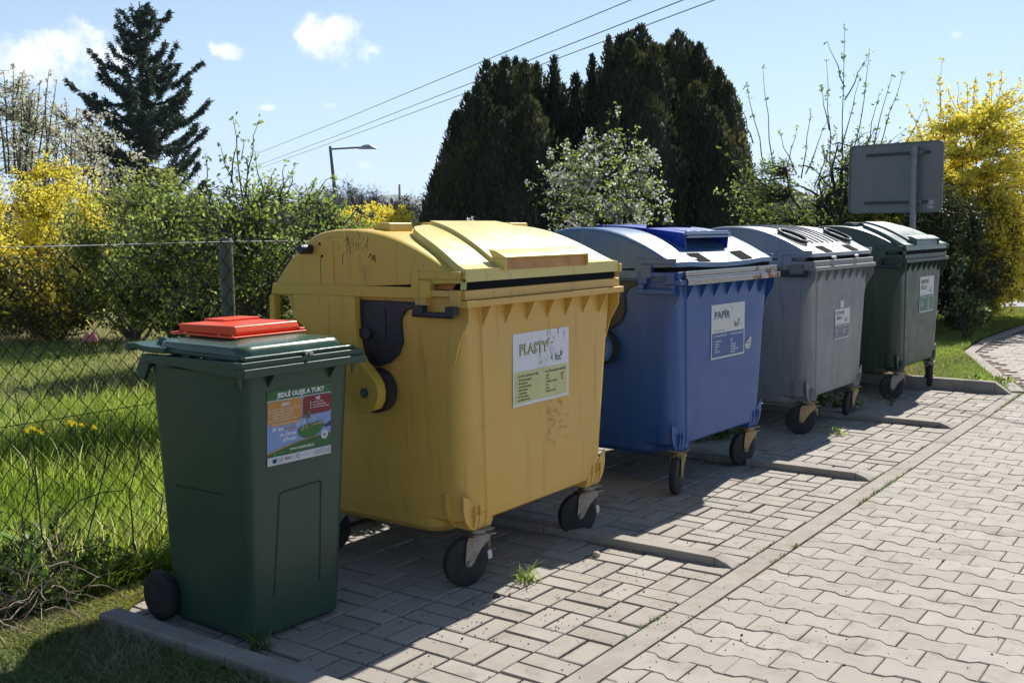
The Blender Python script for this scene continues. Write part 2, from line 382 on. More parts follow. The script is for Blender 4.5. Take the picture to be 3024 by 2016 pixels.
def sticker_plastic():
    s = Sticker(); w, h = .445, .315; g = (.02, .09, .05); dk = (.02, .03, .02)
    s.rect(0, 0, w, h, WH, 0); s.rect(.012, .012, w-.012, h*.475, (.56, .56, .25), 1)
    s.text('PLASTY', .162, .222, .062, g, 2, bold=.0028, xs=1.06, align='c'); s.text('PLASTY', .162, .222, .062, (.66, .68, .30), 3, bold=-.0004, xs=1.06, align='c')
    s.text('DO TÉTO NÁDOBY PATŘÍ:', .035, .124, .0125, dk, 2, bold=.0004, width=.158)
    for i, t in enumerate(['- PET láhve od nápojů', '- vrstvené obaly', '  od nápojů (tetrapak)', '- igelitové obaly', '- ostatní plasty', 'vše čisté, vymyté,', 'bez zbytků potravin']): s.text(t, .035, .108-i*.0143, .0125, dk, 2, bold=.0003, xs=.92)
    s.text('DO TÉTO NÁDOBY NEPATŘÍ:', .25, .124, .0125, dk, 2, bold=.0004, width=.165)
    for i, t in enumerate(['- papír', '- kovy', '- keramika, porcelán', '- sklo', '- textil', '- žádný jiný odpad']): s.text(t, .25, .108-i*.0143, .0125, dk, 2, bold=.0003, xs=.9)
    s.text('fcc', .33, .172, .045, (.02, .12, .07), 2, bold=.001); s.text('»', .372, .192, .04, (.02, .12, .07), 2, bold=.001)
    r = random.Random(4); br = (.27, .16, .05)      # scratches and peeled spots
    for i in range(26):
        u = r.uniform(.2, .42); v = r.uniform(.16, .30); l = r.uniform(.006, .035); t = r.uniform(.0008, .002)
        s.poly([(u-t, v), (u+t, v+.002), (u+t*1.5+r.uniform(-.002, .002), v+l), (u, v+l)], br if i % 3 else (.03, .04, .03), 4)
    for u, v, q in ((.165, .222, .010), (.305, .255, .009), (.12, .285, .003)): s.disc(u, v, q, (.45, .30, .22), 4, 9, .5)
    s.poly([(.372, .105), (.392, .115), (.405, .108), (.395, .098), (.398, .078), (.38, .076), (.386, .09)], (.40, .27, .05), 4)
    for i in range(9): u = r.uniform(.18, .3); v = r.uniform(.14, .25); s.poly([(u, v), (u+.0016, v), (u+.003, v+.05), (u+.0012, v+.05)], (.55, .47, .45), 2)
    return s
def sticker_waste(title, w, h, bg, ink, lists, tsize=.06, torn=False):
    s = Sticker(); s.rect(0, 0, w, h, (.60, .60, .57), 0); s.rect(w*.025, h*.03, w*.975, h*.475, bg, 1)
    for i, t in enumerate(title): s.text(t, w*.08, h*(.74 if len(title) == 1 else .81)-i*h*.165, tsize, ink, 2, bold=.0014 if tsize > .04 else .0009, width=w*(.46 if len(title) == 1 else (.52 if i == 0 else .40)))
    s.text('fcc', w*.68, h*.55, h*.15, (.02, .10, .06), 2, bold=.001); s.text('»', w*.79, h*.63, h*.14, (.02, .10, .06), 2, bold=.001)
    s.rect(w*.80, h*.585, w*.94, h*.592, ink, 2)
    s.text('www.fcc-group.cz', w*.08, h*.51, h*.04, ink, 2, width=w*.3)
    lt = (.52, .58, .62)
    s.text('DO TÉTO NÁDOBY PATŘÍ:', w*.07, h*.405, h*.045, lt, 2, bold=.0005, width=w*.38); s.text('DO TÉTO NÁDOBY NEPATŘÍ:', w*.54, h*.405, h*.045, lt, 2, bold=.0005, width=w*.40)
    for c, (u, ls) in enumerate(zip((.09, .56), lists)):
        for i, t in enumerate(ls): s.text('- '+t, w*u, h*(.31-i*.048), h*.046, lt, 2, bold=.0006, xs=.9)
    r = random.Random(len(title[0]))
    for i in range(7): u = w*r.uniform(.54, .62); v = h*r.uniform(.55, .95); l = h*r.uniform(.02, .09); s.rect(u, v, u+.0022, v+l, (.03, .04, .05) if i % 2 else (.4, .4, .37), 3)
    return s
def sticker_oil():
    s = Sticker(); w, h = .304, .27; G = (.035, .13, .045)
    s.rect(0, 0, w, h, (.62, .62, .66), 0); s.rect(0, h*.875, w, h, G, 1)
    s.text('JEDLÉ OLEJE A TUKY', w*.15, h*.905, .0235, (.8, .8, .78), 2, bold=.0009, width=w*.74)
    s.rect(0.001, h*.115, w-.001, h*.862, (.23, .33, .60), 1)
    s.rrect(.001, h*.555, w*.53, h*.862, .012, (.56, .26, .06), 2); s.rrect(w*.545, h*.60, w-.001, h*.862, .012, (.22, .022, .03), 2)
    s.text('ANO', w*.21, h*.785, .017, WH, 3, bold=.0007); s.text('NE', w*.745, h*.795, .017, WH, 3, bold=.0007)
    for i, t in enumerate(['použitý jedlý olej ze smažení', 'oleje ze salátů, nádobek', 'nakládaných potravin', 'oleje z konzerv', 'použité tuky (sádlo, máslo...)']): s.text(t, w*.065, h*(.738-i*.036), .0088, (.70, .60, .50), 3, bold=.0002, width=w*(.42 if i in (0, 4) else .33))
    for v in (.742, .706, .60): s.disc(w*.035, h*v, .0028, WH, 3, 10)
    for i, t in enumerate(['motorové oleje', 'jiné syntetické oleje', 'směsi minerálních olejů']): s.text(t, w*.70, h*(.757-i*.036), .0088, (.72, .60, .60), 3, bold=.0002, width=w*(.17+.045*i)); s.rect(w*.66, h*(.757-i*.036), w*.675, h*(.777-i*.036), WH, 3)
    s.rrect(w*.05, h*.522, w*.48, h*.572, .005, (.60, .30, .10), 3)
    s.text('olej v uzavřených PET lahvích', w*.07, h*.538, .0082, (.75, .68, .6), 4, width=w*.39)
    s.text('Máme', w*.07, h*.455, .021, (.70, .74, .84), 3, bold=.0007); s.text('recept', w*.27, h*.452, .018, (.58, .24, .10), 3, bold=.0006)
    s.text('na čistou', w*.44, h*.375, .021, (.70, .74, .84), 3, bold=.0007, align='r'); s.text('přírodu', w*.44, h*.30, .021, (.70, .74, .84), 3, bold=.0007, align='r')
    # clouds, pan full of plants with a little tree
    for u, v, q in ((.50, .55, .016), (.56, .52, .014), (.34, .54, .010), (.74, .55, .012), (.47, .50, .010)): s.disc(w*u, h*v, q, (.42, .48, .62), 2, 16, .7)
    s.poly([(w*.46, h*.40), (w*.49, h*.33), (w*.56, h*.29), (w*.72, h*.29), (w*.82, h*.335), (w*.88, h*.42), (w*.865, h*.46), (w*.70, h*.44), (w*.52, h*.42)], (.035, .16, .04), 4)
    s.poly([(w*.46, h*.40), (w*.50, h*.445), (w*.62, h*.475), (w*.78, h*.49), (w*.875, h*.46), (w*.74, h*.42), (w*.56, h*.395)], (.10, .12, .03), 5)
    r = random.Random(2)
    for i in range(46): u = r.uniform(.49, .86); s.disc(w*u, h*(.41+.05*(u-.49)/.37+r.uniform(-.005, .045)), r.uniform(.0014, .0032), r.choice([(.5, .45, .06), (.10, .2, .03), (.5, .3, .15), (.55, .55, .4)]), 6, 7)
    s.rect(w*.605, h*.46, w*.612, h*.60, (.05, .05, .05), 5)
    for i in range(16): s.disc(w*r.uniform(.54, .67), h*r.uniform(.565, .64), r.uniform(.003, .006), r.choice([(.16, .17, .10), (.24, .20, .16), (.12, .16, .12)]), 5, 8)
    s.poly([(w*.745, h*.56), (w*.752, h*.575), (w*.765, h*.545), (w*.757, h*.535)], (.05, .06, .12), 5)
    s.poly([(w*.88, h*.43), (w*.92, h*.425), (w*.999, h*.47), (w*.999, h*.40), (w*.92, h*.385), (w*.875, h*.40)], (.03, .04, .09), 5)
    N_ = 14
    top = [(w*i/N_, h*(.155+.125*math.sin(min(1, i/N_*1.25)*PI/2)+.05*max(0, i/N_-.6))) for i in range(N_+1)]
    s.poly([(0.001, h*.115)]+[(w-.001, h*.115)]+top[::-1], (.03, .13, .04), 3)
    for (a, b), (c, d) in zip(top, top[1:]):
        s.poly([(a, b), (c, d), (c, d+.005*(1-c/w)+.0005), (a, b+.005*(1-a/w)+.0005)], (.55, .25, .10), 4)
    s.text('www.recyklujolej.cz', w*.34, h*.165, .0145, (.66, .74, .62), 5, bold=.0004, width=w*.38)
    s.rect(w*.09, h*.125, w*.13, h*.175, (.06, .26, .09), 5); s.text('odpady', w*.145, h*.148, .012, (.12, .36, .14), 5)
    s.disc(w*.89, h*.29, .0175, WH, 5); s.disc(w*.89, h*.29, .0125, (.30, .31, .33), 6); s.disc(w*.89, h*.29, .011, WH, 7); s.disc(w*.89, h*.285, .0045, (.05, .06, .08), 8, 8, 1.4)
    s.rect(0, 0, w, h*.112, (.62, .62, .66), 4)
    s.rect(w*.075, h*.03, w*.135, h*.085, (.01, .03, .12), 5)
    for i in range(3): s.text(('Spolufinancováno', 'Evropskou', 'unií')[i], w*.145, h*(.068-i*.02), .006, (.1, .1, .13), 5)
    s.text('E+', w*.27, h*.04, .017, (.25, .04, .06), 5, bold=.0006); s.text('IC', w*.33, h*.045, .014, (.1, .1, .15), 5, bold=.0003)
    s.text('C', w*.44, h*.035, .020, (.05, .06, .08), 5, bold=.0005); s.text('Operační program', w*.49, h*.055, .006, (.2, .2, .22), 5)
    for i in range(4): s.text('Projekt je spolufinancován z prostředků', w*.98, h*(.083-i*.02), .0062, (.15, .15, .17), 5, align='r', width=w*(.27 if i % 2 else .24))
    return s

# ------------------------------------------------------------------ container materials
M_black = mat('black_plastic', (.012, .016, .026), .5, (.022, .025, .034), 8, grime=(.05, .047, .045), gscale=10)
M_rubber = mat('tyre_rubber', (.012, .012, .013), .8, (.028, .027, .026), 12, bump=.001, bscale=90)
M_rim = mat('wheel_rim', (.018, .019, .022), .6, (.04, .037, .034), 20)
M_zinc = mat('zinc_plated_steel', (.27, .26, .25), .5, (.20, .15, .11), 12, metallic=.55, grime=(.14, .07, .035), gscale=18, gthr=(.55, .68))
M_brass = mat('yellowed_steel', (.36, .27, .13), .5, (.25, .18, .10), 14, metallic=.5, grime=(.14, .07, .03), gscale=18)
M_steelbar = mat('worn_metal_strip', (.36, .37, .40), .16, metallic=1, grime=(.16, .065, .03), gscale=2.2, gthr=(.585, .62), gstretch=(1, 1, 1), bump=.006, bscale=6)
M_inside = mat('painted_inside_shade', (.012, .013, .015), .95, spec=.05)  # near-black colour paints in the shade of gaps, hood opening and holes
M_chrome = mat('bright_screw', (.6, .6, .62), .2, metallic=1)
def plastic(name, c, c2, grime, rough=.42, gthr=(.56, .74), scuff=None):
    return mat(name, c, rough, c2, 1.7, (.35, .7), bump=.0006, bscale=140, grime=grime, gscale=4.5, gthr=gthr, gstretch=(1.2, 1.2, .45), rvar=.07, specks=scuff, sscale=38, sthr=.745, streak=tuple(.4*a+.6*b for a, b in zip(c, grime)), stthr=(.53, .72), smudge=tuple(.5*a+.5*b for a, b in zip(c, grime)))
ROUNDED = None
def rring(hw, y0, y1, r, z, n=6, step=None):
    """rounded rectangle outline; step = front panel (x0,x1,depth)"""
    pts = []
    cs = [(-hw+r, y0+r, 180), (None,), (hw-r, y0+r, 270), (hw-r, y1-r, 0), (-hw+r, y1-r, 90)]
    for c in cs:
        if c[0] is None:
            if step:
                a, b, d = step
                pts += [(a-.004, y0, z), (a+.004, y0-d, z), (b-.004, y0-d, z), (b+.004, y0, z)]
            continue
        x, y, a0 = c
        pts += [(x+r*math.cos(R(a0+90*i/n)), y+r*math.sin(R(a0+90*i/n)), z) for i in range(n+1)]
    return pts
PROF = [(.035, 1.298), (.10, 1.327), (.18, 1.369), (.26, 1.406), (.34, 1.437), (.42, 1.461), (.50, 1.477), (.59, 1.486), (.68, 1.488), (.76, 1.482), (.83, 1.466), (.90, 1.432), (.97, 1.380), (1.04, 1.312), (1.107, 1.236)]
FINE = []
for i in range(len(PROF)-1):
    for k in range(3):
        t = k/3; p0 = PROF[max(i-1, 0)]; p1 = PROF[i]; p2 = PROF[i+1]; p3 = PROF[min(i+2, len(PROF)-1)]
        FINE.append(tuple(.5*(2*p1[q]+(p2[q]-p0[q])*t+(2*p0[q]-5*p1[q]+4*p2[q]-p3[q])*t*t+(3*p1[q]-p0[q]-3*p2[q]+p3[q])*t**3) for q in (0, 1)))
FINE.append(PROF[-1])
def prof_z(y):
    for (a, b), (c, d) in zip(FINE, FINE[1:]):
        if a <= y <= c: return b+(d-b)*(y-a)/(c-a)
    return PROF[0][1] if y < .035 else PROF[-1][1]
def prof_n(y):
    d = (prof_z(y+.01)-prof_z(y-.01))/.02; n = Vector((0, -d, 1)); return n.normalized()
def dome_pt(x, y, h): n = prof_n(y); return (x, y+n.y*h, prof_z(y)+n.z*h)

def caster(parent, x, y, ang, mt, brake=False, tagm=None):
    """swivel castor; ang = direction in which the wheel trails"""
    e = empty('caster', (x, y, 0)); e.parent = parent; e.rotation_euler = (0, 0, ang)
    mb = MB(); mb.box(-.055, .055, -.05, .05, .236, .243); mb.cyl((0, 0, .237), (0, 0, .220), .038, 20); mb.cyl((0, 0, .220), (0, 0, .210), .046, 20)
    for s in (-1, 1):
        pts = [(-.048, .212), (.060, .212), (.070, .19), (.077, .115), (.074, .095), (.058, .086), (.042, .094), (.002, .155), (-.040, .190)]
        mb.prism(pts, 'y', s*.031-.0018, s*.031+.0018)
    mb.box(-.044, .055, -.0292, .0292, .204, .2115)
    mb.cyl((.058, -.042, .105), (.058, .042, .105), .011, 10); mb.cyl((.018, -.035, .188), (.018, .035, .188), .006, 8)
    f = mb.build('fork', mt, e, bevel=.0012, seg=1)
    w = MB(); w.lathe((.058, -.0225, .105), (0, 1, 0), [(0, .062), (.0, .088), (.006, .1015), (.016, .105), (.029, .105), (.039, .1015), (.045, .088), (.045, .062)], 36)
    t = w.build('tyre', M_rubber, e)
    h = MB(); h.lathe((.058, -.016, .105), (0, 1, 0), [(-.001, .012), (-.001, .030), (.004, .034), (.004, .056), (.0, .062), (.032, .062), (.028, .056), (.028, .034), (.033, .030), (.033, .012)], 30)
    h.build('rim', M_rim, e)
    if brake:
        b = MB(); b.tube([(-.02, 0, .205), (-.050, 0, .180), (-.055, .0, .150)], [.012, .014, .010], 8); b.box(-.080, -.03, -.022, .022, .206, .211); b.tube([(-.05, .012, .18), (-.055, .012, .16), (-.058, .002, .138), (-.062, -.008, .145)], .004, 6)
        b.build('brake_lever', mt, e)
        if tagm:
            g = MB(); g.prism([(-.064, .138), (-.054, .136), (-.046, .118), (-.056, .094), (-.072, .098), (-.072, .122)], 'y', -.001, .001); g.build('white_tag', tagm, e)
    return e

def container(loc, yaw, label, P, body_m, lid_m, kind, cast, sticker=None, handle_m=M_black):
    root = empty('recycling_container', (loc[0], loc[1], 0), yaw, label, 'container', 'large wheeled recycling containers in the row')
    # ---- body
    mb = MB(); st = (-.47, .42, .008); rings = []
    for z, hw, y0, y1, r in ((.262, .485, .13, .92, .07), (.268, .525, .09, .96, .09), (.285, .548, .068, .978, .10), (.32, .553, .062, .985, .10), (.60, .570, .060, .995, .085), (.95, .588, .058, 1.005, .06), (1.10, .598, .056, 1.01, .04), (1.205, .600, .055, 1.012, .035)):
        rings.append(rring(hw, y0, y1, r, z, step=(st[0]*hw/.6, st[1]*hw/.6, st[2] if z > .28 else .002)))
    mb.loft(rings)
    mb.loft([rring(.47, .27, .87, .07, .200), rring(.515, .235, .905, .08, .210), rring(.538, .215, .925, .09, .235), rring(.5505, .20, .94, .09, .32)])
    for s in (-1, 1):                                # moulded seam along the lower sides
        mb.box(min(s*.549, s*.556), max(s*.549, s*.556), .19, .86, .322, .334)
    body = mb.build('body', body_m, root, angle=30)
    # ---- rim
    mb = MB(); mb.box(-.612, .612, .018, .1, 1.205, 1.245); mb.box(-.625, .625, 0, .098, 1.176, 1.204)
    for s in (-1, 1): mb.box(min(s*.575, s*.605), max(s*.575, s*.605), .102, 1.04, 1.19, 1.232)
    mb.box(-.6, .6, 1.02, 1.05, 1.19, 1.232)
    rim = mb.build('rim', body_m, root, bevel=.004)
    if P.get('metal'):
        mb = MB(); mb.box(-.565, .605, -.004, .03, 1.222, 1.249); mb.box(-.555, .632, -.012, .002, 1.172, 1.207); mb.box(-.56, .61, -.002, .016, 1.206, 1.221)
        mb.build('metal_edge_strip', M_steelbar, root, bevel=.004)
    # reinforcing fins under the rim, corner flanges and foot gussets
    for x in (-.46, -.30, -.142, .015, .168, .32, .475):
        mb = MB(); mb.prism([(.004, 1.175), (.056, 1.175), (.056, 1.085), (.050, 1.085)], 'x', x-.0025, x+.0025); mb.build('rib', body_m, root, angle=20)
    for s in (-1, 1):
        mb = MB(); a, b = sorted((s*.594, s*.600)); mb.prism([(.012, 1.175), (.11, 1.175), (.11, .95), (.085, .95), (.060, 1.04), (.03, 1.09), (.014, 1.12)], 'x', a, b); mb.build('corner_flange', body_m, root, angle=20)
        for yb in (.115, .84):                        # caster mounts
            mb = MB(); x0, x1 = sorted((s*.385, s*.50)); mb.prism([(yb-.045, .244), (yb+.075, .244), (yb+.10, .31), (yb-.055, .31)], 'x', x0, x1)
            if yb < .5:
                for y in (.075, .165): mb.prism([(s*.50, .244), (s*.522, .252), (s*.553, .285), (s*.570, .335), (s*.570, .40), (s*.53, .38), (s*.49, .33)], 'y', y-.003, y+.003)
                for x in (.385, .43, .475, .505): mb.prism([(.088, .244), (.066, .256), (.056, .30), (.056, .345), (.14, .34), (.15, .244)], 'x', s*x-.0025, s*x+.0025)
            mb.build('foot_mount', body_m, root, angle=20)
    # ---- side handles
    for s in (-1, 1):
        mb = MB(); o = s*.652
        mb.tube([(o, .048, 1.146), (o, .255, 1.146)], .0125, 12)
        for y in (.06, .22):
            a, b = sorted((s*.628, s*.665)); mb.box(a, b, y-.022, y+.022 if y < .1 else y+.03, 1.146, 1.182)
        if P.get('frame'):
            mb = MB(); a, b = sorted((s*.602, s*.634)); mb.box(a, b, .035, .262, 1.125, 1.150); mb.box(a, b, .035, .062, 1.1501, 1.177); mb.box(a, b, .225, .262, 1.1501, 1.177)
        mb.build('side_handle', P.get('handle', handle_m), root, bevel=.003)
        mb = MB(); a, b = sorted((s*.602, s*.632))
        mb.box(a, b, .035, .085, 1.178, 1.245); mb.box(a, b, .205, .262, 1.178, 1.245); mb.box(a, b, .0851, .2049, 1.218, 1.243)
        mb.build('handle_bracket', body_m, root, bevel=.003)
    # ---- dark box painting in the shade of the gap under the lid
    mb = MB(); mb.box(-.585, .585, .045, 1.0, 1.2051, 1.287); mb.build('gap_shade_box', M_inside, root, angle=0)
    if P.get('wedge'):
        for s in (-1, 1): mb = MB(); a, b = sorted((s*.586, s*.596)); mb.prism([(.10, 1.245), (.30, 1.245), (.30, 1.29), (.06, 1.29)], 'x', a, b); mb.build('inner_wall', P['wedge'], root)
    # ---- dome lid
    lid = lid_m; mb = MB(); secs = []
    fine = FINE
    if P.get('sag'): sag = lambda x: -P['sag']*max(0, 1-(x/.45)**2)
    else: sag = lambda x: 0
    for x, d in ((-.622, .030), (-.6215, .018), (-.617, .008), (-.608, .002), (-.595, 0), (-.45, 0), (-.3, 0), (-.15, 0), (0, 0), (.15, 0), (.3, 0), (.45, 0), (.595, 0), (.608, .002), (.617, .008), (.6215, .018), (.622, .030)):
        ring = []
        cy, cz = .57, 1.20
        for y, z in fine:
            v = Vector((y-cy, z-cz)); l = v.length; v *= (l-d)/l
            f = max(0, 1-(y-.03)/.15)*sag(x)
            ring.append((x, cy+v.x, cz+v.y+f))
        ring += [(x, 1.09, 1.225), (x, .06+d, 1.272+sag(x)), (x, .032+d, 1.272+sag(x))]
        secs.append(ring)
    mb.loft(secs)
    shell = mb.build('lid', lid, root, angle=28)
    for s in (-1, 1):
        a, b = sorted((s*.601, s*.629)); mb = MB()
        mb.prism([(.035, 1.318), (.27, 1.316), (.282, 1.30), (.286, 1.252), (1.10, 1.248), (1.110, 1.20), (1.106, 1.198), (.285, 1.206), (.24, 1.206), (.24, 1.285), (.037, 1.288)], 'x', a, b)
        mb.build('lid_skirt', lid, shell, bevel=.004)
        mb = MB(); a, b = sorted((s*.603, s*.637)); mb.prism([(.178, 1.28), (.238, 1.28), (.238, 1.209), (.178, 1.213)], 'x', a, b); mb.box(*sorted((s*.6365, s*.6385)), .186, .200, 1.218, 1.229, M_inside); mb.mats = [lid, M_inside]; mb.m = [0]*8+[1]*6 if len(mb.m) == 14 else mb.m
        mb.build('lid_clip', None, shell, bevel=.004)
        # rear arm reaching down to the pivot
        mb = MB(); a, b = sorted((s*.606, s*.646))
        mb.prism([(.585, 1.2045), (.583, 1.10), (.572, 1.0), (.555, .94), (.52, .905), (.64, .86), (.70, .92), (.80, 1.01), (.955, 1.10), (.955, 1.2045)], 'x', a, b)
        mb.prism([(1.075, 1.197), (1.104, 1.197), (1.108, 1.09), (1.09, 1.05), (.956, 1.05), (.956, 1.08), (1.075, 1.08)], 'x', a, b)
        mb.prism([(.956, 1.198), (.99, 1.198), (.965, 1.14), (.956, 1.12)], 'x', a, b)
        mb.build('lid_arm', lid, shell, bevel=.004)
        mb = MB(); a, b = sorted((s*.647, s*.698)); pts = [(.623, .873), (.60, .81), (.566, .762), (.542, .738), (.515, .728), (.47, .731), (.435, .745), (.415, .778), (.410, .815), (.418, .85), (.435, .875), (.465, .905), (.499, .932), (.53, .975), (.60, 1.0), (.66, .93)]
        mb.prism(pts, 'x', a, b); mb.build('pivot_cover', lid, shell, bevel=.006, seg=3)
        mb = MB(); mb.lathe((s*.697, .488, .810), (s, 0, 0), [(0, .022), (.0035, .022), (.0035, .015), (.0012, .013), (.0012, .004)], 16); mb.build('pivot_bolt', mat('pivot_recess', (.03, .05, .045), .4, (.12, .13, .1), 60), shell)
        mb = MB(); mb.cyl((s*.60, .487, .812), (s*.646, .487, .812), .094, 36); mb.build('pivot_disc', M_black, root)
        # dark recessed housing on the side
        mb = MB(); a, b = sorted((s*.585, s*.612))
        mb.prism([(.622, 1.164), (.605, 1.189), (.28, 1.189), (.279, 1.173), (.33, 1.153), (.358, 1.12), (.356, 1.02), (.384, .965), (.435, .928), (.491, .912), (.543, .926), (.609, .986), (.624, 1.098)], 'x', a, b)
        a, b = sorted((s*.612, s*.617)); mb.box(a, b, .44, .56, 1.02, 1.16)
        a, b = sorted((s*.612, s*.626)); mb.cyl((s*.617, .535, 1.05), (s*.630, .535, 1.05), .024, 18); mb.box(*sorted((s*.617, s*.626)), .535, .60, 1.03, 1.07)
        mb.build('side_housing', M_black, root, bevel=.006, seg=3)
        mb = MB(); p = Vector((s*.62, .86, 1.402)); mb.cyl(p, p+Vector((s*.058, 0, 0)), .021, 18); mb.cyl(p+Vector((s*.056, 0, 0)), p+Vector((s*.066, 0, 0)), .019, 18)
        mb.build('lid_knob', M_black, shell, bevel=.002)
        mb = MB(); mb.box(*sorted((s*.6222, s*.6262)), .722, .752, 1.2485, 1.440); mb.build('side_ridge', lid, shell, bevel=.0015)
        for (y, z) in ((.803, 1.425), (.79, 1.372)):
            mb = MB(); mb.cyl((s*.6225, y, z), (s*.6235, y, z), .0065, 12); mb.build('drain_hole', M_inside, shell)
    for x in (-.5, .5): mb = MB(); mb.box(x-.03, x+.03, 1.085, 1.125, 1.24, 1.262); mb.build('lid_hinge', lid, shell, bevel=.004)

    def patch(name, m, x0f, x1f, x0b, x1b, y0, y1, h0, h1, par, front_drop=0, ny=14, nx=10, cr=.0):
        """raised panel lying on the dome"""
        mb = MB(); rows = []
        for j in range(ny+1):
            t = j/ny; y = y0+(y1-y0)*t; xa = x0f+(x0b-x0f)*t; xb = x1f+(x1b-x1f)*t
            if cr:
                e = max(0, (t-(1-cr))/cr); ins = (1-math.sqrt(max(0, 1-e*e)))*abs(y1-y0)*cr*.9; xa += ins; xb -= ins
            top = []
            for i in range(nx+1):
                x = xa+(xb-xa)*i/nx; top.append(dome_pt(x, y, h1))
            rows.append([dome_pt(xa-.004, y, h0)]+top+[dome_pt(xb+.004, y, h0)])
        if front_drop:
            y = y0; rows.insert(0, [(p[0], p[1]-.004, p[2]-(front_drop if 0 < k < len(rows[0])-1 else front_drop-.01)) for k, p in enumerate(rows[0])])
        vs = [p for r_ in rows for p in r_]; n = len(rows[0]); fs = []
        for j in range(len(rows)-1):
            for i in range(n-1): fs.append((j*n+i, j*n+i+1, (j+1)*n+i+1, (j+1)*n+i))
        base = len(vs)
        # back and front closing faces
        back = [(p[0], p[1]+.006, p[2]-(h1-h0+.02)) for p in rows[-1]]; vs += back
        for i in range(n-1): fs.append(((len(rows)-1)*n+i, (len(rows)-1)*n+i+1, base+i+1, base+i))
        base2 = len(vs); fr = [(p[0], p[1]+.03, p[2]-.0) for p in rows[0]]; vs += fr
        for i in range(n-1): fs.append((base2+i, base2+i+1, i+1, i))
        mb.add(vs, fs); return mb.build(name, m, par, angle=32)
    if kind == 'flap':
        fl = patch('flap_lid', P['flap'], -.615, .585, -.47, .47, .012, .485, -.01, .030, root, front_drop=.050, cr=.38)
        patch('flap_panel', P['flap2'], -.36, .28, -.245, .245, .078, .50, .025, .046, fl, front_drop=.012, ny=14)
        # the front recess with its pull edge
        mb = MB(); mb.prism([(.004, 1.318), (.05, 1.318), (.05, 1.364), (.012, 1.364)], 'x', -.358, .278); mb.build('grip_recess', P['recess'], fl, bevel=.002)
        mb = MB(); mb.prism([(-.004, 1.3642), (.06, 1.3642), (.085, 1.402), (.045, 1.394), (-.004, 1.371)], 'x', -.372, .290)
        mb.prism([(-.003, 1.316), (.05, 1.316), (.05, 1.364), (-.003, 1.364)], 'x', .2785, .290); mb.prism([(-.003, 1.316), (.05, 1.316), (.05, 1.364), (-.003, 1.364)], 'x', -.372, -.3585)
        mb.build('grip_edge', P['flap'], fl, bevel=.003)
        for x in (-.43, -.13, .17, .46):
            mb = MB(); mb.loft([[dome_pt(x-w, y, h) for y, h in ((.50, .0), (.51, .035), (.58, .03), (.60, 0))] for w in (.075, -.075)]); mb.build('flap_hinge', lid, shell, bevel=.005)
        mb = MB(); mb.box(-.60, .56, .016, .044, 1.246, 1.285); mb.build('gap_shade_strip', P.get('gap_shade', M_inside), root, bevel=.003)  # dark strip paints in the shade of the recess below the flap
        mb = MB(); mb.box(.586, .604, .0, .03, 1.275, 1.315); mb.build('flap_stop', P['flap'], fl, bevel=.004)
    if kind in ('hood', 'holes'):
        for x in (-.27, .27):                         # two dark windows near the front edge
            mb = MB(); sg = lambda px, py: max(0, 1-(py-.03)/.15)*sag(px)
            a = [(x-.075, .128), (x+.075, .128), (x+.075, .042), (x-.075, .042)]
            ys_ = [.040+.0145*q for q in range(7)]; mb.add([tuple(Vector(dome_pt(px, py, .0045))+Vector((0, 0, sg(px, py)))) for py in ys_ for px in (x-.075, x-.025, x+.025, x+.075)], [(4*q+w, 4*q+w+1, 4*q+w+5, 4*q+w+4) for q in range(6) for w in range(3)]); mb.build('lid_window', M_inside, shell, angle=0)
        for t, x, w, y in (('otto', -.50, .17, .055), ('1100', .38, .13, .06)):
            vs, fs = text_mesh(t, .07, .002); wd = max(a for a, b in vs)
            mb = MB(); mb.add([dome_pt(x+a*w/wd, y+b*.7, .0016) for a, b in vs], fs); mb.build('embossed_lettering', P.get('emboss', lid), shell, angle=0)
    if kind == 'hood':
        hb = P['hood']; mb = MB(); x0, x1 = -.27, .25; yf, yb = .165, .93
        def top(y): return 1.452+.048*math.sin(min(1, (y-yf)/(yb-yf)*1.0)*PI*.62)
        L_, R_ = [], []
        ys = [yf+(yb-yf)*i/12 for i in range(13)]
        for y in ys:
            zt = max(top(y), prof_z(y)+.004) if y < .8 else prof_z(y)+.006+.012*(yb-y)/.13*.5
            zb = prof_z(y)-.01
            L_.append((y, zb, zt))
        t_ = .008
        for sx, tx in ((x0, x0-.012), (x1, x1+.018)):                 # side walls, leaning outwards
            sg = 1 if sx < 0 else -1
            for (ya, ba, ta), (yb2, bb, tb) in zip(L_, L_[1:]):
                o = [(sx, ya, ba), (sx, yb2, bb), (tx, yb2, tb), (tx, ya, ta)]; i_ = [(x+sg*t_, y, z) for x, y, z in o]
                mb.add(o+i_, [(0, 3, 2, 1), (4, 5, 6, 7)] if sg > 0 else [(0, 1, 2, 3), (7, 6, 5, 4)])
            (ya, ba, ta) = L_[0]; mb.add([(sx, ya, ba), (sx+sg*t_, ya, ba), (tx+sg*t_, ya, ta), (tx, ya, ta)], [(0, 1, 2, 3)])
        nt_ = 8
        rows = [[(x0-.012+(x1+.03-x0)*i/nt_, y, zt+.004*math.sin(PI*i/nt_)) for i in range(nt_+1)] for y, zb, zt in L_]
        vs = [p for r_ in rows for p in r_]; n = nt_+1
        fs = [(j*n+i, j*n+i+1, (j+1)*n+i+1, (j+1)*n+i) for j in range(12) for i in range(nt_)]
        mb.add(vs, fs); mb.add([(x, y, z-.006) for x, y, z in vs], [f[::-1] for f in fs])
        hood = mb.build('slot_hood', hb, root, angle=30)
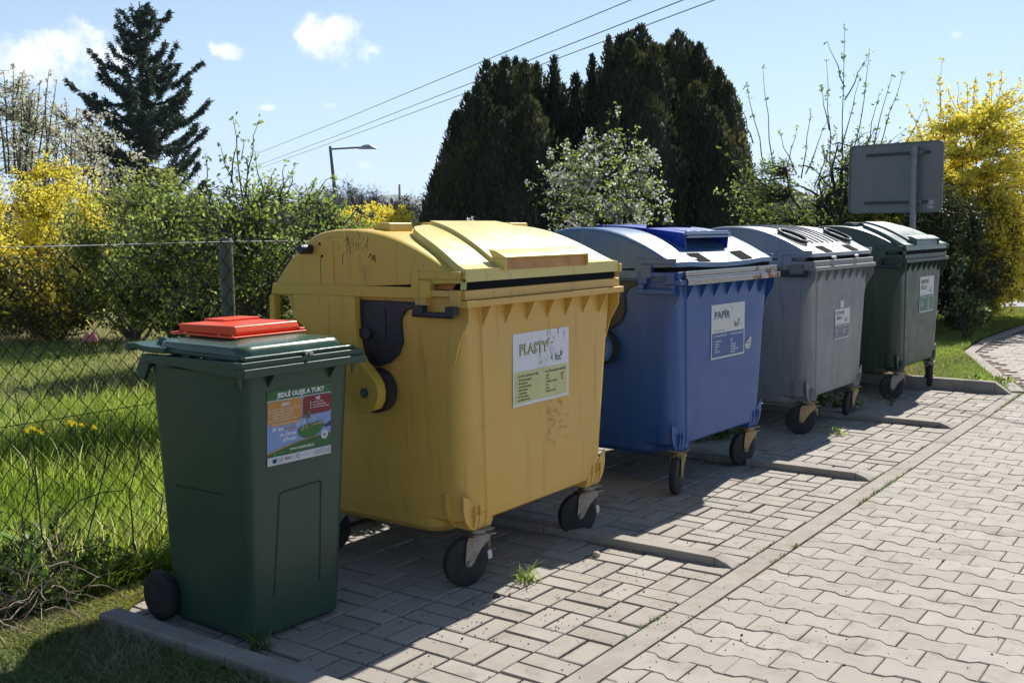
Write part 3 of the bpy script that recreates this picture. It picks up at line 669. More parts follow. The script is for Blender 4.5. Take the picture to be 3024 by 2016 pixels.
        mb = MB(); mb.box(x0-.014, x1+.02, yf-.012, yf+.012, 1.440, 1.452); mb.box(x0-.010, x1+.016, yf-.016, yf-.002, 1.424, 1.434); mb.cyl((x0+.0, yf+.002, 1.458), (x1+.01, yf+.002, 1.458), .006, 10)
        mb.build('hood_lip', P['lip'], hood, bevel=.002)
        mb = MB(); mb.add([dome_pt(x0+.01, yf+.0, .001), dome_pt(x1-.01, yf, .001), dome_pt(x1-.01, .6, .001), dome_pt(x0+.01, .6, .001)], [(0, 1, 2, 3)])
        mb.add([(x0-.008, .42, 1.44), (x1+.012, .42, 1.44), (x1+.012, .42, 1.50), (x0-.008, .42, 1.50)], [(0, 1, 2, 3)])
        mb.build('hood_opening', M_inside, hood, angle=0)
        mb = MB()
        for x in (-.15, -.03, .10): mb.loft([[(x-.012, y, (max(top(y), prof_z(y)+.004))+q) for y, q in ((yf+.03, .0), (yf+.05, .008), (.72, .008), (.74, 0))], [(x+.012, y, (max(top(y), prof_z(y)+.004))+q) for y, q in ((yf+.03, .0), (yf+.05, .008), (.72, .008), (.74, 0))]])
        mb.build('hood_rib', P['rib'], hood)
        mb = MB(); mb.add([dome_pt(-.49, .10, .002), dome_pt(-.42, .10, .002), dome_pt(-.42, .30, .002), dome_pt(-.49, .30, .002)], [(0, 1, 2, 3)]); mb.build('faded_lid_label', P['label_m'], shell, angle=0)
    if kind == 'holes':
        for x in (-.44, .44):
            y = .255; n = prof_n(y); c = Vector(dome_pt(x, y, .016))
            mb = MB(); mb.torus(c, n, .108, .0105, 36, 10, sq=1.2); mb.build('rubber_ring', M_black, shell)
            mb = MB(); u = Vector((1, 0, 0)); w = n.cross(u); c2 = Vector(dome_pt(x, y, .0025)); mb.add([c2+u*.1*math.cos(2*PI*i/28)+w*.1*math.sin(2*PI*i/28) for i in range(28)], [tuple(range(28))]); mb.build('bottle_hole', M_inside, shell, angle=0)
        mb = MB()
        for x in (-.26, -.16, -.06, .05, .15, .25):
            ys = [.17+i*.045 for i in range(15)]
            mb.loft([[dome_pt(x+q, y, hh) for q, hh in ((-.008, -.003), (-.005, .009), (.005, .009), (.008, -.003))] for y in ys])
        mb.build('lid_rib', P['rib'], shell)
        r = random.Random(8); mb = MB()
        for i in range(16):
            x = r.uniform(-.3, .45); y = .165+r.uniform(-.012, .02)+abs(x)*.02; w = r.uniform(.01, .035)
            mb.add([dome_pt(x-w, y-.003, .003), dome_pt(x+w, y-.006, .003), dome_pt(x+w*.8, y+.006, .003), dome_pt(x-w*.7, y+.007, .003)], [(0, 1, 2, 3)])
        mb.build('chipped_paint', flat((.62, .62, .64)), shell, angle=0)
        for x, w in ((-.24, .045), (.22, .03)):        # pale lumps squeezed out under the lid
            mb = MB(); mb.tube([(x-w, .02, 1.268), (x, .012, 1.262), (x+w, .02, 1.268)], [.003, .014, .003], 8); mb.build('squeezed_bag', flat((.6, .58, .55)), root)
    # ---- casters
    for (x, y, a, br, mt) in cast: caster(root, x, y, a, mt, br, flat((.6, .6, .64)) if br and kind == 'flap' and P.get('tag') else None)
    if sticker:
        for s, lx, lz, nm in sticker: s.build(nm, root, (lx, .0475, lz))
    return root

# yellow
Y1 = plastic('faded_yellow_plastic', (.63, .38, .078), (.65, .40, .10), (.34, .20, .08), .42, (.60, .82), (.20, .12, .05))
Y2 = plastic('yellow_lid_plastic', (.60, .425, .06), (.58, .37, .055), (.27, .17, .05), .40, (.58, .82), (.16, .10, .05))
Y3 = plastic('yellow_flap_plastic', (.62, .50, .12), (.66, .52, .14), (.45, .34, .12), .32, (.62, .85))
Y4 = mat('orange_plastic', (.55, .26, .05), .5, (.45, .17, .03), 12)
yellow = container((-.323, .718), .001, 'big faded yellow plastics container with scuffed domed lid, the nearest of the large ones',
    dict(flap=Y3, flap2=Y3, recess=Y4, wedge=Y4, tag=True, gap_shade=M_inside), Y1, Y2, 'flap',
    [(-.445, .098, R(158), True, M_zinc), (.445, .098, R(155), True, M_zinc), (-.437, .90, R(150), False, M_zinc), (.437, .90, R(20), False, M_zinc)],
    [(sticker_plastic(), -.250, .724, 'information_sticker')])
# scuffs and stains, as thin films that have a shape of their own
def scuffs(root, m, seed, n, x0, x1, z0, z1, y=.0470, L_=.03):
    r = random.Random(seed); mb = MB()
    for i in range(n):
        x = r.gauss((x0+x1)/2, (x1-x0)/4); z = r.uniform(z0, z1); a = r.gauss(.2, .8); l = r.uniform(.2, 1)*L_; w = r.uniform(.0006, .0018)
        dx, dz = math.cos(a)*l, math.sin(a)*l; b = r.uniform(-.3, .3)*l
        p = [(x, z), (x+dx*.5, z+dz*.5+b*.4), (x+dx, z+dz)]
        mb.add([(q[0]-w*math.sin(a), y-.0003*(i % 3), q[1]+w*math.cos(a)*.8) for q in p]+[(q[0]+w*math.sin(a), y-.0003*(i % 3), q[1]-w*math.cos(a)) for q in p], [(0, 1, 4, 3), (1, 2, 5, 4)])
    mb.build('scuff_marks', m, root, angle=0)
scuffs(yellow, mat('scuff', (.28, .17, .055), .8), 5, 46, -.02, .16, .52, .71)
def side_marks(root):
    r = random.Random(11); mb = MB(); x = -.6232
    def stroke(y, z, l, a, w):
        dy, dz = math.cos(a)*l, math.sin(a)*l
        mb.add([(x, y-w, z), (x, y+w, z), (x, y+dy+w*.6, z+dz), (x, y+dy-w*.6, z+dz)], [(0, 1, 2, 3)])
    for i in range(38): stroke(r.gauss(.60, .05), r.uniform(1.40, 1.46), r.uniform(.008, .03), r.gauss(-1.2, .7), r.uniform(.0007, .0018))
    stroke(.665, 1.385, .045, -1.45, .002); stroke(.80, 1.37, .16, -1.57, .0016)
    for y, z in ((.505, 1.385), (.495, 1.378), (.485, 1.372), (.478, 1.38)): stroke(y, z, .022, r.gauss(-.8, .5), .0045)
    mb.build('side_scuff', mat('dark_scuff', (.10, .06, .03), .8), root, angle=0)
side_marks(yellow)
# blue
B1 = plastic('blue_plastic', (.022, .078, .27), (.030, .090, .27), (.055, .12, .28), .42, (.58, .8))
B2 = plastic('faded_blue_lid', (.045, .11, .235), (.06, .13, .25), (.12, .18, .28), .36, (.58, .8))
B3 = plastic('deep_blue_hood', (.008, .04, .38), (.010, .05, .36), (.03, .07, .36), .35)
blue = container((1.562, .702), -.046, 'big blue paper container with a slot hood and a rusty metal front strip',
    dict(metal=True, hood=B3, lip=mat('hood_lip', (.10, .17, .34), .35), rib=mat('hood_rib', (.14, .16, .22), .5), label_m=mat('faded_label', (.17, .20, .28), .6), sag=.014, emboss=mat('emboss_blue', (.16, .22, .33), .4), handle=B1, frame=True), B1, B2, 'hood',
    [(-.445, .098, R(196), True, M_brass), (.445, .098, R(165), True, M_brass), (-.437, .90, R(200), False, M_brass), (.437, .90, R(170), False, M_brass)],
    [(sticker_waste(['PAPÍR'], .43, .315, (.03, .09, .27), (.02, .05, .14), (['novinový papír', 'časopisy', 'kartonový', 'letáky', 'sešity, knihy'], ['fólie', 'sklo', 'mastný papír', 'mokrý papír', 'povoskovaný papír', 'jiný odpad'])), -.172, .724, 'information_sticker')])
def torn(root):
    s = Sticker(); s.poly([(0, .03), (.05, .065), (.088, .078), (.086, .03), (.07, .004), (.04, 0), (.012, .008)], (.50, .50, .50), 0); s.rect(.045, .055, .06, .063, (.1, .12, .2), 1); s.rect(.03, .034, .075, .042, (.2, .2, .25), 1); s.rect(.035, .012, .06, .018, (.2, .2, .25), 1)
    s.build('torn_sticker', root, (.266, .0475, .745))
torn(blue)
# grey
G1 = plastic('grey_plastic', (.18, .19, .205), (.25, .242, .225), (.085, .085, .09), .5, (.56, .75))
G2 = plastic('grey_lid', (.20, .22, .27), (.24, .25, .29), (.14, .15, .18), .40)
grey = container((3.602, .692), -.029, 'big grey metal packaging container with two round rubber rimmed holes in its lid',
    dict(rib=mat('lid_groove', (.16, .17, .19), .4), wedge=G1), G1, G2, 'holes',
    [(-.445, .098, R(125), True, M_brass), (.445, .098, R(178), True, M_brass), (-.437, .90, R(200), False, M_zinc), (.437, .90, R(170), False, M_zinc)],
    [(sticker_waste(['KOVOVÉ', 'OBALY'], .305, .222, (.13, .14, .18), (.08, .09, .10), (['konzervy', 'plechovky', 'víčka', 'alobal', 'fólie'], ['barvy', 'tlakové nádoby', 'baterie', 'jiný odpad']), .036), -.108, .655, 'information_sticker')])
def chevron(root):
    s = Sticker()
    for u in (0, .036): s.poly([(u, 0), (u+.034, 0), (u+.046, .026), (u+.034, .052), (u, .052), (u+.012, .026)], (.62, .61, .64), 0)
    s.build('chevron_sticker', root, (-.01, .0475, .884))
chevron(grey)
# green
N1 = plastic('dark_green_plastic', (.018, .042, .029), (.024, .052, .036), (.085, .090, .065), .45, (.55, .75))
N2 = plastic('green_lid', (.018, .050, .038), (.024, .060, .045), (.06, .09, .075), .38)
N3 = plastic('faded_green_flap', (.045, .095, .078), (.06, .115, .095), (.13, .17, .15), .36)
green = container((5.545, .608), -.032, 'big dark green coloured glass container at the far end of the row',
    dict(flap=N3, flap2=N3, recess=N2, wedge=N1), N1, N2, 'flap',
    [(-.445, .098, R(130), True, M_zinc), (.445, .098, R(203), False, M_zinc), (-.437, .90, R(200), False, M_zinc), (.437, .90, R(170), False, M_zinc)],
    [(sticker_waste(['BAREVNÉ', 'SKLO'], .42, .315, (.03, .14, .08), (.05, .07, .08), (['láhve', 'sklenice', 'tabulové sklo', 'jiné sklo'], ['keramika', 'porcelán', 'zrcadla', 'autosklo', 'drátosklo', 'jiný odpad']), .05), -.075, .72, 'information_sticker')])

# ------------------------------------------------------------------ small green bin
def small_bin():
    g1 = mat('dark_green_bin', (.026, .062, .041), .36, (.034, .070, .046), 2, bump=.0005, bscale=120, grime=(.06, .08, .055), gscale=5, gthr=(.6, .8))
    g2 = mat('green_bin_lid', (.028, .072, .045), .28, (.04, .085, .052), 4, grime=(.08, .11, .085), gscale=4, gthr=(.55, .7), gstretch=(1, 1, 1), rvar=.05)
    rd = mat('orange_red_plastic', (.80, .065, .010), .28, (.82, .085, .018), 5)
    root = empty('wheelie_bin', (-1.562, .966, 0), -.039, 'small dark green two-wheeled bin for cooking oil with an orange-red hatch on its lid', 'bin')
    mb = MB(); rings = []
    for z, hw, y0, y1, r in ((.004, .200, .118, .555, .03), (.02, .218, .098, .575, .04), (.3, .230, .082, .585, .045), (.65, .246, .066, .597, .05), (.985, .262, .05, .605, .05)):
        rings.append(rring(hw, y0, y1, r, z))
    mb.loft(rings); body = mb.build('body', g1, root, angle=35)
    # flat dark lines painting in the shade of the pressed panel grooves
    gm = mat('painted_groove_line', (.007, .018, .013), .6)
    def fy(z): return float(np.interp(z, [.02, .3, .65, .985], [.098, .082, .066, .05]))-.0016
    def fx(z): return -float(np.interp(z, [.02, .3, .65, .985], [.218, .230, .246, .262]))-.0016
    mb = MB(); w = .0034
    def seg(a, b, f, side):
        (u0, z0), (u1, z1) = a, b; d = Vector((u1-u0, z1-z0)).normalized(); n = Vector((-d.y, d.x))*w
        pts = [(u0+n.x, z0+n.y), (u1+n.x, z1+n.y), (u1-n.x, z1-n.y), (u0-n.x, z0-n.y)]
        mb.add([(u, f(z), z) if not side else (f(z), u, z) for u, z in pts], [(3, 2, 1, 0)])
    for a, b in (((-.117, .16), (-.095, .53)), ((-.095, .53), (-.085, .541)), ((-.085, .541), (.098, .549)), ((.098, .549), (.106, .54)), ((.106, .54), (.104, .155))): seg(a, b, fy, False)
    seg((.20, .546), (.48, .540), fx, True)
    mb.build('painted_groove_line', gm, body, angle=0)
    mb = MB()
    mb.box(-.289, .289, .0, .05, .984, 1.014); mb.box(-.289, .289, .014, .05, 1.0142, 1.036)
    for s in (-1, 1):
        a, b = sorted((s*.255, s*.289)); mb.prism([(.0502, .984), (.0502, 1.036), (.60, 1.03), (.60, 1.0), (.40, 1.0), (.25, .99)], 'x', a, b)
        a, b = sorted((s*.262, s*.28)); mb.prism([(.56, 1.0), (.63, 1.0), (.65, .97), (.625, .935), (.605, .93)], 'x', a, b)
    for x in (-.147, .145): mb.prism([(.012, .983), (.058, .983), (.056, .935), (.05, .935)], 'x', x-.003, x+.003)
    for s in (-1, 1): mb.prism([(s*.286, .983), (s*.256, .983), (s*.262, .93)], 'y', .052, .057)
    mb.build('rim', g1, root, bevel=.004)
    mb = MB(); mb.tube([(-.25, .66, .995), (.25, .66, .995)], .014, 10)
    for x in (-.24, -.08, .08, .24): mb.box(x-.01, x+.01, .595, .66, .975, 1.0)
    mb.build('rear_handle', g1, root)
    # lid: flat flange, dome, rear hinge wings
    mb = MB(); mb.box(-.262, .262, .03, .52, 1.037, 1.0525)
    lid = mb.build('lid', g2, root, bevel=.005)
    mb = MB(); rows = []
    for z, x0, x1, y0, y1, r in ((1.0528, -.262, .228, .048, .54, .05), (1.066, -.262, .225, .052, .54, .05), (1.081, -.255, .215, .06, .54, .05), (1.085, -.235, .20, .075, .535, .05)):
        rows.append([((x0+x1)/2+p[0], p[1], p[2]) for p in rring((x1-x0)/2, y0, y1, r, z, n=6)])
    for k, zz in ((.75, 1.093), (.45, 1.098), (.15, 1.10)):
        rows.append([(-.015+(p[0]+.015)*k, .31+(p[1]-.31)*k, zz) for p in rows[3]])
    mb.loft(rows); mb.build('lid_dome', g2, lid, angle=50)
    mb = MB()
    ys = [.46, .54, .60, .65, .69]; zt = [1.062, 1.060, 1.062, 1.070, 1.066]
    mb.loft([[(-.285, y, z-.022), (.285, y, z-.022), (.285, y, z), (.24, y, z+.004*(y < .6)), (-.24, y, z+.004*(y < .6)), (-.285, y, z)] for y, z in zip(ys, zt)])
    mb.tube([(-.287, .69, 1.052), (.287, .69, 1.052)], .016, 12)
    mb.prism([(.46, 1.065), (.55, 1.091), (.57, 1.088), (.60, 1.064)], 'x', -.225, -.205); mb.prism([(.46, 1.065), (.55, 1.091), (.57, 1.088), (.60, 1.064)], 'x', .205, .225)
    mb.build('lid_hinge', g2, lid, bevel=.003)
    mb = MB(); mb.tube([(-.262, .50, 1.05), (-.268, .35, 1.047), (-.268, .2, 1.045), (-.262, .06, 1.042)], .006, 6); mb.build('lid_edge', g2, lid)
    # red hatch: base frame, box, cover plate
    mb = MB(); mb.box(-.172, .172, .20, .585, 1.098, 1.106); base = mb.build('hatch_frame', rd, lid, bevel=.003)
    mb = MB(); mb.prism([(.222, 1.106), (.215, 1.118), (.228, 1.142), (.42, 1.139), (.56, 1.136), (.572, 1.122), (.566, 1.106)], 'x', -.15, .15)
    mb.build('hatch_cover', rd, base, bevel=.005)
    mb = MB(); mb.prism([(.45, 1.134), (.575, 1.132), (.575, 1.145), (.45, 1.147)], 'x', -.02, .152); mb.build('hatch_hinge', rd, base, bevel=.002)
    mb = MB(); mb.cyl((-.1505, .562, 1.120), (-.1535, .562, 1.120), .010, 14); mb.build('hinge_hole', M_inside, base)
    mb = MB(); mb.box(.142, .168, .205, .235, 1.106, 1.116); mb.build('hatch_latch', rd, base, bevel=.003)
    for y, z in ((.30, 1.107), (.50, 1.107), (.22, 1.107)):
        mb = MB(); mb.cyl((-.162, y, z-.002), (-.162, y, z+.003), .004, 8); mb.build('rivet', M_chrome, base)
    mb = MB(); mb.cyl((.0, .010, 1.045), (.0, .03, 1.045), .007, 10); mb.box(.012, .03, .008, .026, 1.036, 1.05); mb.tube([(.016, .012, 1.04), (.02, .006, 1.052), (.028, .008, 1.046)], .003, 6); mb.build('lock_screw', M_chrome, lid)
    # wheels and axle
    mb = MB(); mb.tube([(-.27, .595, .095), (.27, .595, .095)], .011, 10)
    for s in (-1, 1): mb.prism([(.55, .03), (.63, .07), (.63, .13), (.56, .2)], 'x', *sorted((s*.17, s*.195)))
    mb.build('axle', M_black, root)
    for s in (-1, 1):
        mb = MB(); mb.lathe((s*.225, .595, .095), (s, 0, 0), [(0, .060), (0, .080), (.006, .092), (.016, .095), (.03, .095), (.04, .092), (.046, .080), (.046, .060)], 36)
        wh = mb.build('wheel', M_rubber, root)
        mb = MB(); mb.lathe((s*.228, .595, .095), (s, 0, 0), [(0, .02), (.0, .062), (.026, .062), (.022, .036), (.036, .024), (.036, .0)], 30); mb.build('hub', M_rim, wh)
    sticker_oil().build('oil_sticker', root, (-.152, .0642, .648), (R(2.7), 0, 0))
    return root
small_bin()

# ------------------------------------------------------------------ vegetation
G_ = lambda *c: c
def leafmat(name, tint, trans=.35, rough=.55, spec=.3): return mat(name, None, rough, spec=spec, tint=tint, trans=trans)
L_hedge = leafmat('hedge_leaves', [(0, (.10, .14, .028)), (.5, (.28, .34, .07)), (.85, (.46, .50, .13)), (1, (.52, .48, .15))], .55)
L_apple = leafmat('apple_leaves', [(0, (.10, .15, .026)), (.5, (.25, .34, .06)), (1, (.42, .50, .14))], .55)
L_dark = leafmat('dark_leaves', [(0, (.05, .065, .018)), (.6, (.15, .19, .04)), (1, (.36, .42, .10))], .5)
L_fors = leafmat('forsythia_flowers', [(0, (.66, .52, .03)), (.4, (.88, .76, .07)), (.88, (.94, .86, .18)), (.93, (.16, .20, .03)), (1, (.22, .26, .05))], .45)
L_fors2 = leafmat('forsythia_mixed', [(0, (.66, .52, .04)), (.6, (.86, .72, .08)), (.72, (.14, .15, .03)), (1, (.09, .11, .025))], .4)
L_blos = leafmat('white_blossom', [(0, (.62, .60, .58)), (.5, (.78, .77, .75)), (1, (.7, .66, .62))], .35)
L_catk = leafmat('pale_catkins', [(0, (.40, .38, .24)), (.5, (.66, .64, .50)), (1, (.52, .55, .28))], .4)
L_spruce = leafmat('spruce_needles', [(0, (.020, .036, .028)), (.6, (.045, .075, .048)), (1, (.11, .15, .065))], .3, .7)
L_conif = leafmat('conifer_scales', [(0, (.020, .032, .017)), (.45, (.050, .068, .032)), (.8, (.11, .11, .042)), (1, (.22, .18, .06))], .3, .7)
L_brown = leafmat('brown_twigs', [(0, (.05, .04, .03)), (1, (.13, .10, .075))], .1, .8)
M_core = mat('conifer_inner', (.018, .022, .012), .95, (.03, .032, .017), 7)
M_bark = mat('bark', (.06, .048, .038), .9, (.11, .09, .075), 20, bump=.004, bscale=40)
M_barkd = mat('dark_bark', (.028, .022, .018), .9, (.05, .042, .035), 20)
M_barkl = mat('light_bark', (.16, .13, .10), .9, (.09, .07, .05), 15)

def sample_ell(r, ells, n, shell=.35):
    vol = np.array([e[3]*e[4]*e[5] for e in ells]); idx = r.choice(len(ells), n, p=vol/vol.sum()); E_ = np.array(ells)[idx]
    d = unit(r.normal(size=(n, 3))); q = (shell+(1-shell)*r.random(n)**.5)[:, None]
    return E_[:, :3]+d*q*E_[:, 3:]
def gapmask(P, seed, freq, thr):
    if thr <= -1: return np.ones(len(P), bool)
    return np.array([mnoise.noise(Vector((p[0]*freq+seed, p[1]*freq, p[2]*freq))) > thr for p in P])
def plant(name, label, cat, base, ells, twigs, per, ll, lw, lm, bark, seed, stems=5, r0=.03, gap=-.2, freq=1.2, zmin=.02, reach=.9, crooked=.12, up=.3, leaf_from=.35,
          shoots=None, extra=None, clump=.03, group=None, twig_r=.004, names=('trunk', 'crown')):
    """base is the foot of the plant; ells are given relative to it"""
    r = rng(seed); base = np.array(base, float)
    root = empty(name, tuple(base), 0, label, cat, group)
    T = sample_ell(r, ells, int(twigs*1.5)); T = T[T[:, 2] > zmin]; T = T[gapmask(T, seed, freq, gap)][:twigs]
    # main stems
    mb = MB(); nodes = []
    tgt = sample_ell(r, ells, stems, .2); tgt[:, 2] = np.maximum(tgt[:, 2], .3*max(e[2]+e[5] for e in ells))
    for k in range(stems):
        a = r.uniform(0, 2*PI); p0 = np.array([math.cos(a)*r0*2, math.sin(a)*r0*2, -.05]); p = []; t1 = tgt[k]
        for i in range(7):
            t = i/6; q = p0*(1-t)+t1*t; q[2] = p0[2]+(t1[2]-p0[2])*t**.85; q = q+r.normal(0, crooked*.35, 3)*math.sin(PI*t)
            p.append(q)
        rad = [r0*(1-.82*i/6) for i in range(7)]
        mb.tube(p, rad, 6); nodes += [(p[i], rad[i]) for i in range(2, 7)]
    NP = np.array([n[0] for n in nodes])
    LP = []
    for q in T:
        d = np.linalg.norm(NP-q, axis=1)+np.maximum(0, NP[:, 2]-q[2])*1.5; k = int(np.argmin(d+r.uniform(0, .25, len(d)))); s0 = NP[k]
        v = q-s0; L = np.linalg.norm(v)
        if L > reach: s0 = q-v/L*reach*r.uniform(.8, 1)
        pts = []; 
        for i in range(5):
            t = i/4; w = s0*(1-t)+q*t; w = w+r.normal(0, crooked*.18, 3)*math.sin(PI*t); w[2] -= up*.12*math.sin(PI*t)*min(L, reach)
            pts.append(w)
        mb.tube(pts, [twig_r*2.2, twig_r*1.8, twig_r*1.4, twig_r, twig_r*.6], 3, caps=False)
        P_ = np.array(pts); t = r.uniform(leaf_from, 1.02, per)*4; i = np.minimum(t.astype(int), 3); f = (t-i)[:, None]
        LP.append(P_[i]*(1-f)+P_[i+1]*f+r.normal(0, clump, (per, 3)))
    if shoots:
        for (sx, sy, sz, ex, ey, ez, nl, rr) in shoots:
            a, b = np.array([sx, sy, sz], float), np.array([ex, ey, ez], float); pts = [a*(1-t)+b*t+r.normal(0, .012, 3)*(0 < t < 1) for t in (0, .2, .4, .6, .8, 1)]
            mb.tube(pts, [rr, rr*.85, rr*.7, rr*.55, rr*.4, rr*.25], 4)
            P_ = np.array(pts); t = np.repeat(r.uniform(.1, 1.0, max(1, nl//4)), 4)*5; t = np.append(t, [5, 4.97, 4.95, 4.93]); i = np.minimum(t.astype(int), 4); f = (t-i)[:, None]
            LP.append(P_[i]*(1-f)+P_[i+1]*f+r.normal(0, .014, (len(t), 3)))
    mb.build(names[0], bark, root, angle=60)
    LP = np.vstack(LP); LP = LP[LP[:, 2] > .01]
    c = np.array([mnoise.noise(Vector((p[0]*2.3+seed, p[1]*2.3, p[2]*2.3))) for p in LP[::1]]) if len(LP) < 60000 else r.normal(0, .2, len(LP))
    tint = np.clip(.5+c*.45+r.normal(0, .22, len(LP)), 0, 1)
    mesh_np(names[1], leaf_quads(LP, r, ll, lw, (0, 0, 1), .25), 4, lm, root, tint)
    if extra:
        em, en, el, ew, frac, enm = extra
        k = r.random(len(LP)) < frac; c0 = LP[k]; P2 = np.repeat(c0, en, 0)+r.normal(0, el*.7, (len(c0)*en, 3))
        mesh_np(enm, leaf_quads(P2, r, el, ew), 4, em, root, r.random(len(P2)))
    return root
def base_at(px, dist, z=0): p = at_dist(px, 522, dist); return (p.x, p.y, z)
def lat(px):                                     # unit vector to the viewer's right at that bearing
    d = ray(px, 522); v = Vector((d.y, -d.x, 0)).normalized(); return v
def mpp(dist): return dist*K/F                     # metres per pixel of the 2352 wide view
def rel(px, py, dist, bx, bd, dd=0):              # point above a pixel, relative to a base
    p = at_dist(px, py, dist+dd); b = Vector(base_at(bx, bd)); return tuple(p-b)
def ell(px0, px1, py0, py1, d, bx, depth=None):
    c = at_dist((px0+px1)/2, (py0+py1)/2, d)-Vector(base_at(bx, d)); w = (px1-px0)/2*mpp(d); h = (py1-py0)/2*mpp(d); dp = depth or w
    v = lat((px0+px1)/2); rx = abs(v.x)*w+abs(v.y)*dp; ry = abs(v.y)*w+abs(v.x)*dp
    return (c.x, c.y, c.z, rx, ry, h)

# --- left: forsythia hedge, green shrubs
D = 16.5
plant('forsythia_bush', 'yellow flowering forsythia at the far left edge behind the wire fence', 'bush', base_at(20, D), [ell(-190, 120, 395, 740, D, 20, 1.0), ell(-160, 60, 380, 560, D, 20, .8)], 430, 60, .045, .032, L_fors, M_bark, 1, stems=16, r0=.018, gap=-.4, crooked=.1, up=-.3, leaf_from=.0, reach=1.3, clump=.022, names=('stems', 'flowers'), group='forsythia bushes')
plant('forsythia_bush', 'yellow forsythia with bare brown stems between the left edge and the dark spruce', 'bush', base_at(150, D+.7), [ell(60, 235, 400, 742, D+.7, 150, .9), ell(90, 190, 355, 500, D+.7, 150, .6)], 380, 50, .045, .032, L_fors, M_bark, 2, stems=16, r0=.018, gap=-.3, crooked=.1, up=-.3, leaf_from=.05, reach=1.3, clump=.022, names=('stems', 'flowers'), group='forsythia bushes')
plant('forsythia_undergrowth', 'dark lower stems and thinning flowers of the hedge above the lawn at left', 'bush', base_at(110, D-1.0), [ell(-60, 250, 570, 760, D-1.0, 110, .5)], 420, 30, .06, .04, leafmat('lower_hedge', [(0, (.06, .07, .018)), (.45, (.13, .14, .03)), (.60, (.20, .18, .03)), (.70, (.66, .50, .04)), (1, (.80, .66, .07))]), M_bark, 3, stems=16, r0=.014, gap=-.6, crooked=.15, up=-.3, leaf_from=0, reach=.8, clump=.06, names=('stems', 'foliage'))
D = 14
plant('green_shrub', 'dense round topped green shrub in front of the spruce', 'shrub', base_at(300, D+1), [ell(205, 420, 372, 620, D+1, 300, 1.0), ell(200, 420, 500, 745, D+1, 300, .9)], 760, 24, .055, .036, L_hedge, M_barkl, 4, stems=16, r0=.02, gap=-.22, freq=1.6, crooked=.12, leaf_from=.0, reach=.8, clump=.05)
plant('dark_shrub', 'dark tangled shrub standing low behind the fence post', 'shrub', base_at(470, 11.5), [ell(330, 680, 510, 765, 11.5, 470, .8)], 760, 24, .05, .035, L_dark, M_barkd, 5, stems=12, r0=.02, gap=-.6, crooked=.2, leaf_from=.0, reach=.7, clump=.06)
D = 8.4
def P_(px, py, bx, d=D, dd=0): return rel(px, py, d, bx, d, dd)
sh = []
for (x0, y0, x1, y1, nl) in ((560, 470, 535, 272, 22), (560, 470, 596, 275, 30), (545, 460, 505, 330, 20), (610, 480, 585, 345, 18), (530, 420, 545, 310, 8), (570, 400, 560, 320, 6), (650, 470, 680, 378, 10), (645, 470, 655, 375, 10), (700, 480, 720, 415, 16), (690, 480, 765, 405, 30), (730, 500, 790, 470, 20), (600, 500, 630, 390, 18), (480, 470, 470, 352, 14), (440, 480, 425, 400, 14)):
    a = P_(x0, y0, 560); b = P_(x1, y1, 560); sh.append((*a, *b, nl, .007))
for (pts) in (((560, 640), (600, 560), (690, 500), (760, 482)), ((560, 640), (540, 560), (480, 500), (420, 480)), ((560, 640), (575, 560), (545, 500), (520, 430)), ((560, 640), (620, 600), (700, 570), (760, 560)), ((560, 640), (500, 600), (430, 580), (370, 570))):
    for (a, b) in zip(pts, pts[1:]): sh.append((*P_(*a, 560), *P_(*b, 560), 6, .022 if a[1] > 600 else .016))
plant('fruit_tree', 'crooked low fruit tree with fresh green leaves above the yellow container', 'tree', base_at(560, D), [ell(400, 740, 440, 640, D, 560, .9), ell(470, 690, 400, 520, D, 560, .6), ell(360, 560, 520, 700, D, 560, .6)], 800, 11, .036, .026, L_apple, M_bark, 6, stems=9, r0=.03, gap=-.08, freq=1.6, crooked=.3, up=.2, leaf_from=.35, reach=.55, clump=.03, shoots=sh, twig_r=.0035)
D = 19
plant('forsythia_bush', 'small rounded yellow forsythia just above the middle of the yellow container lid', 'bush', base_at(850, D), [ell(768, 932, 462, 620, D, 850, .8)], 340, 50, .055, .036, L_fors, M_bark, 7, stems=14, r0=.015, gap=-.5, crooked=.06, up=-.5, leaf_from=.0, reach=1.1, clump=.022, names=('stems', 'flowers'), group='forsythia bushes')
plant('brown_bush', 'leafless brown bush between the small forsythia and the dark conifers', 'bush', base_at(960, 27), [ell(905, 1010, 440, 600, 27, 960, 1.2)], 420, 16, .07, .02, L_brown, M_barkd, 8, stems=12, r0=.02, gap=-.5, crooked=.1, up=-.3, leaf_from=.2, reach=1.0, clump=.06, names=('stems', 'twigs'))
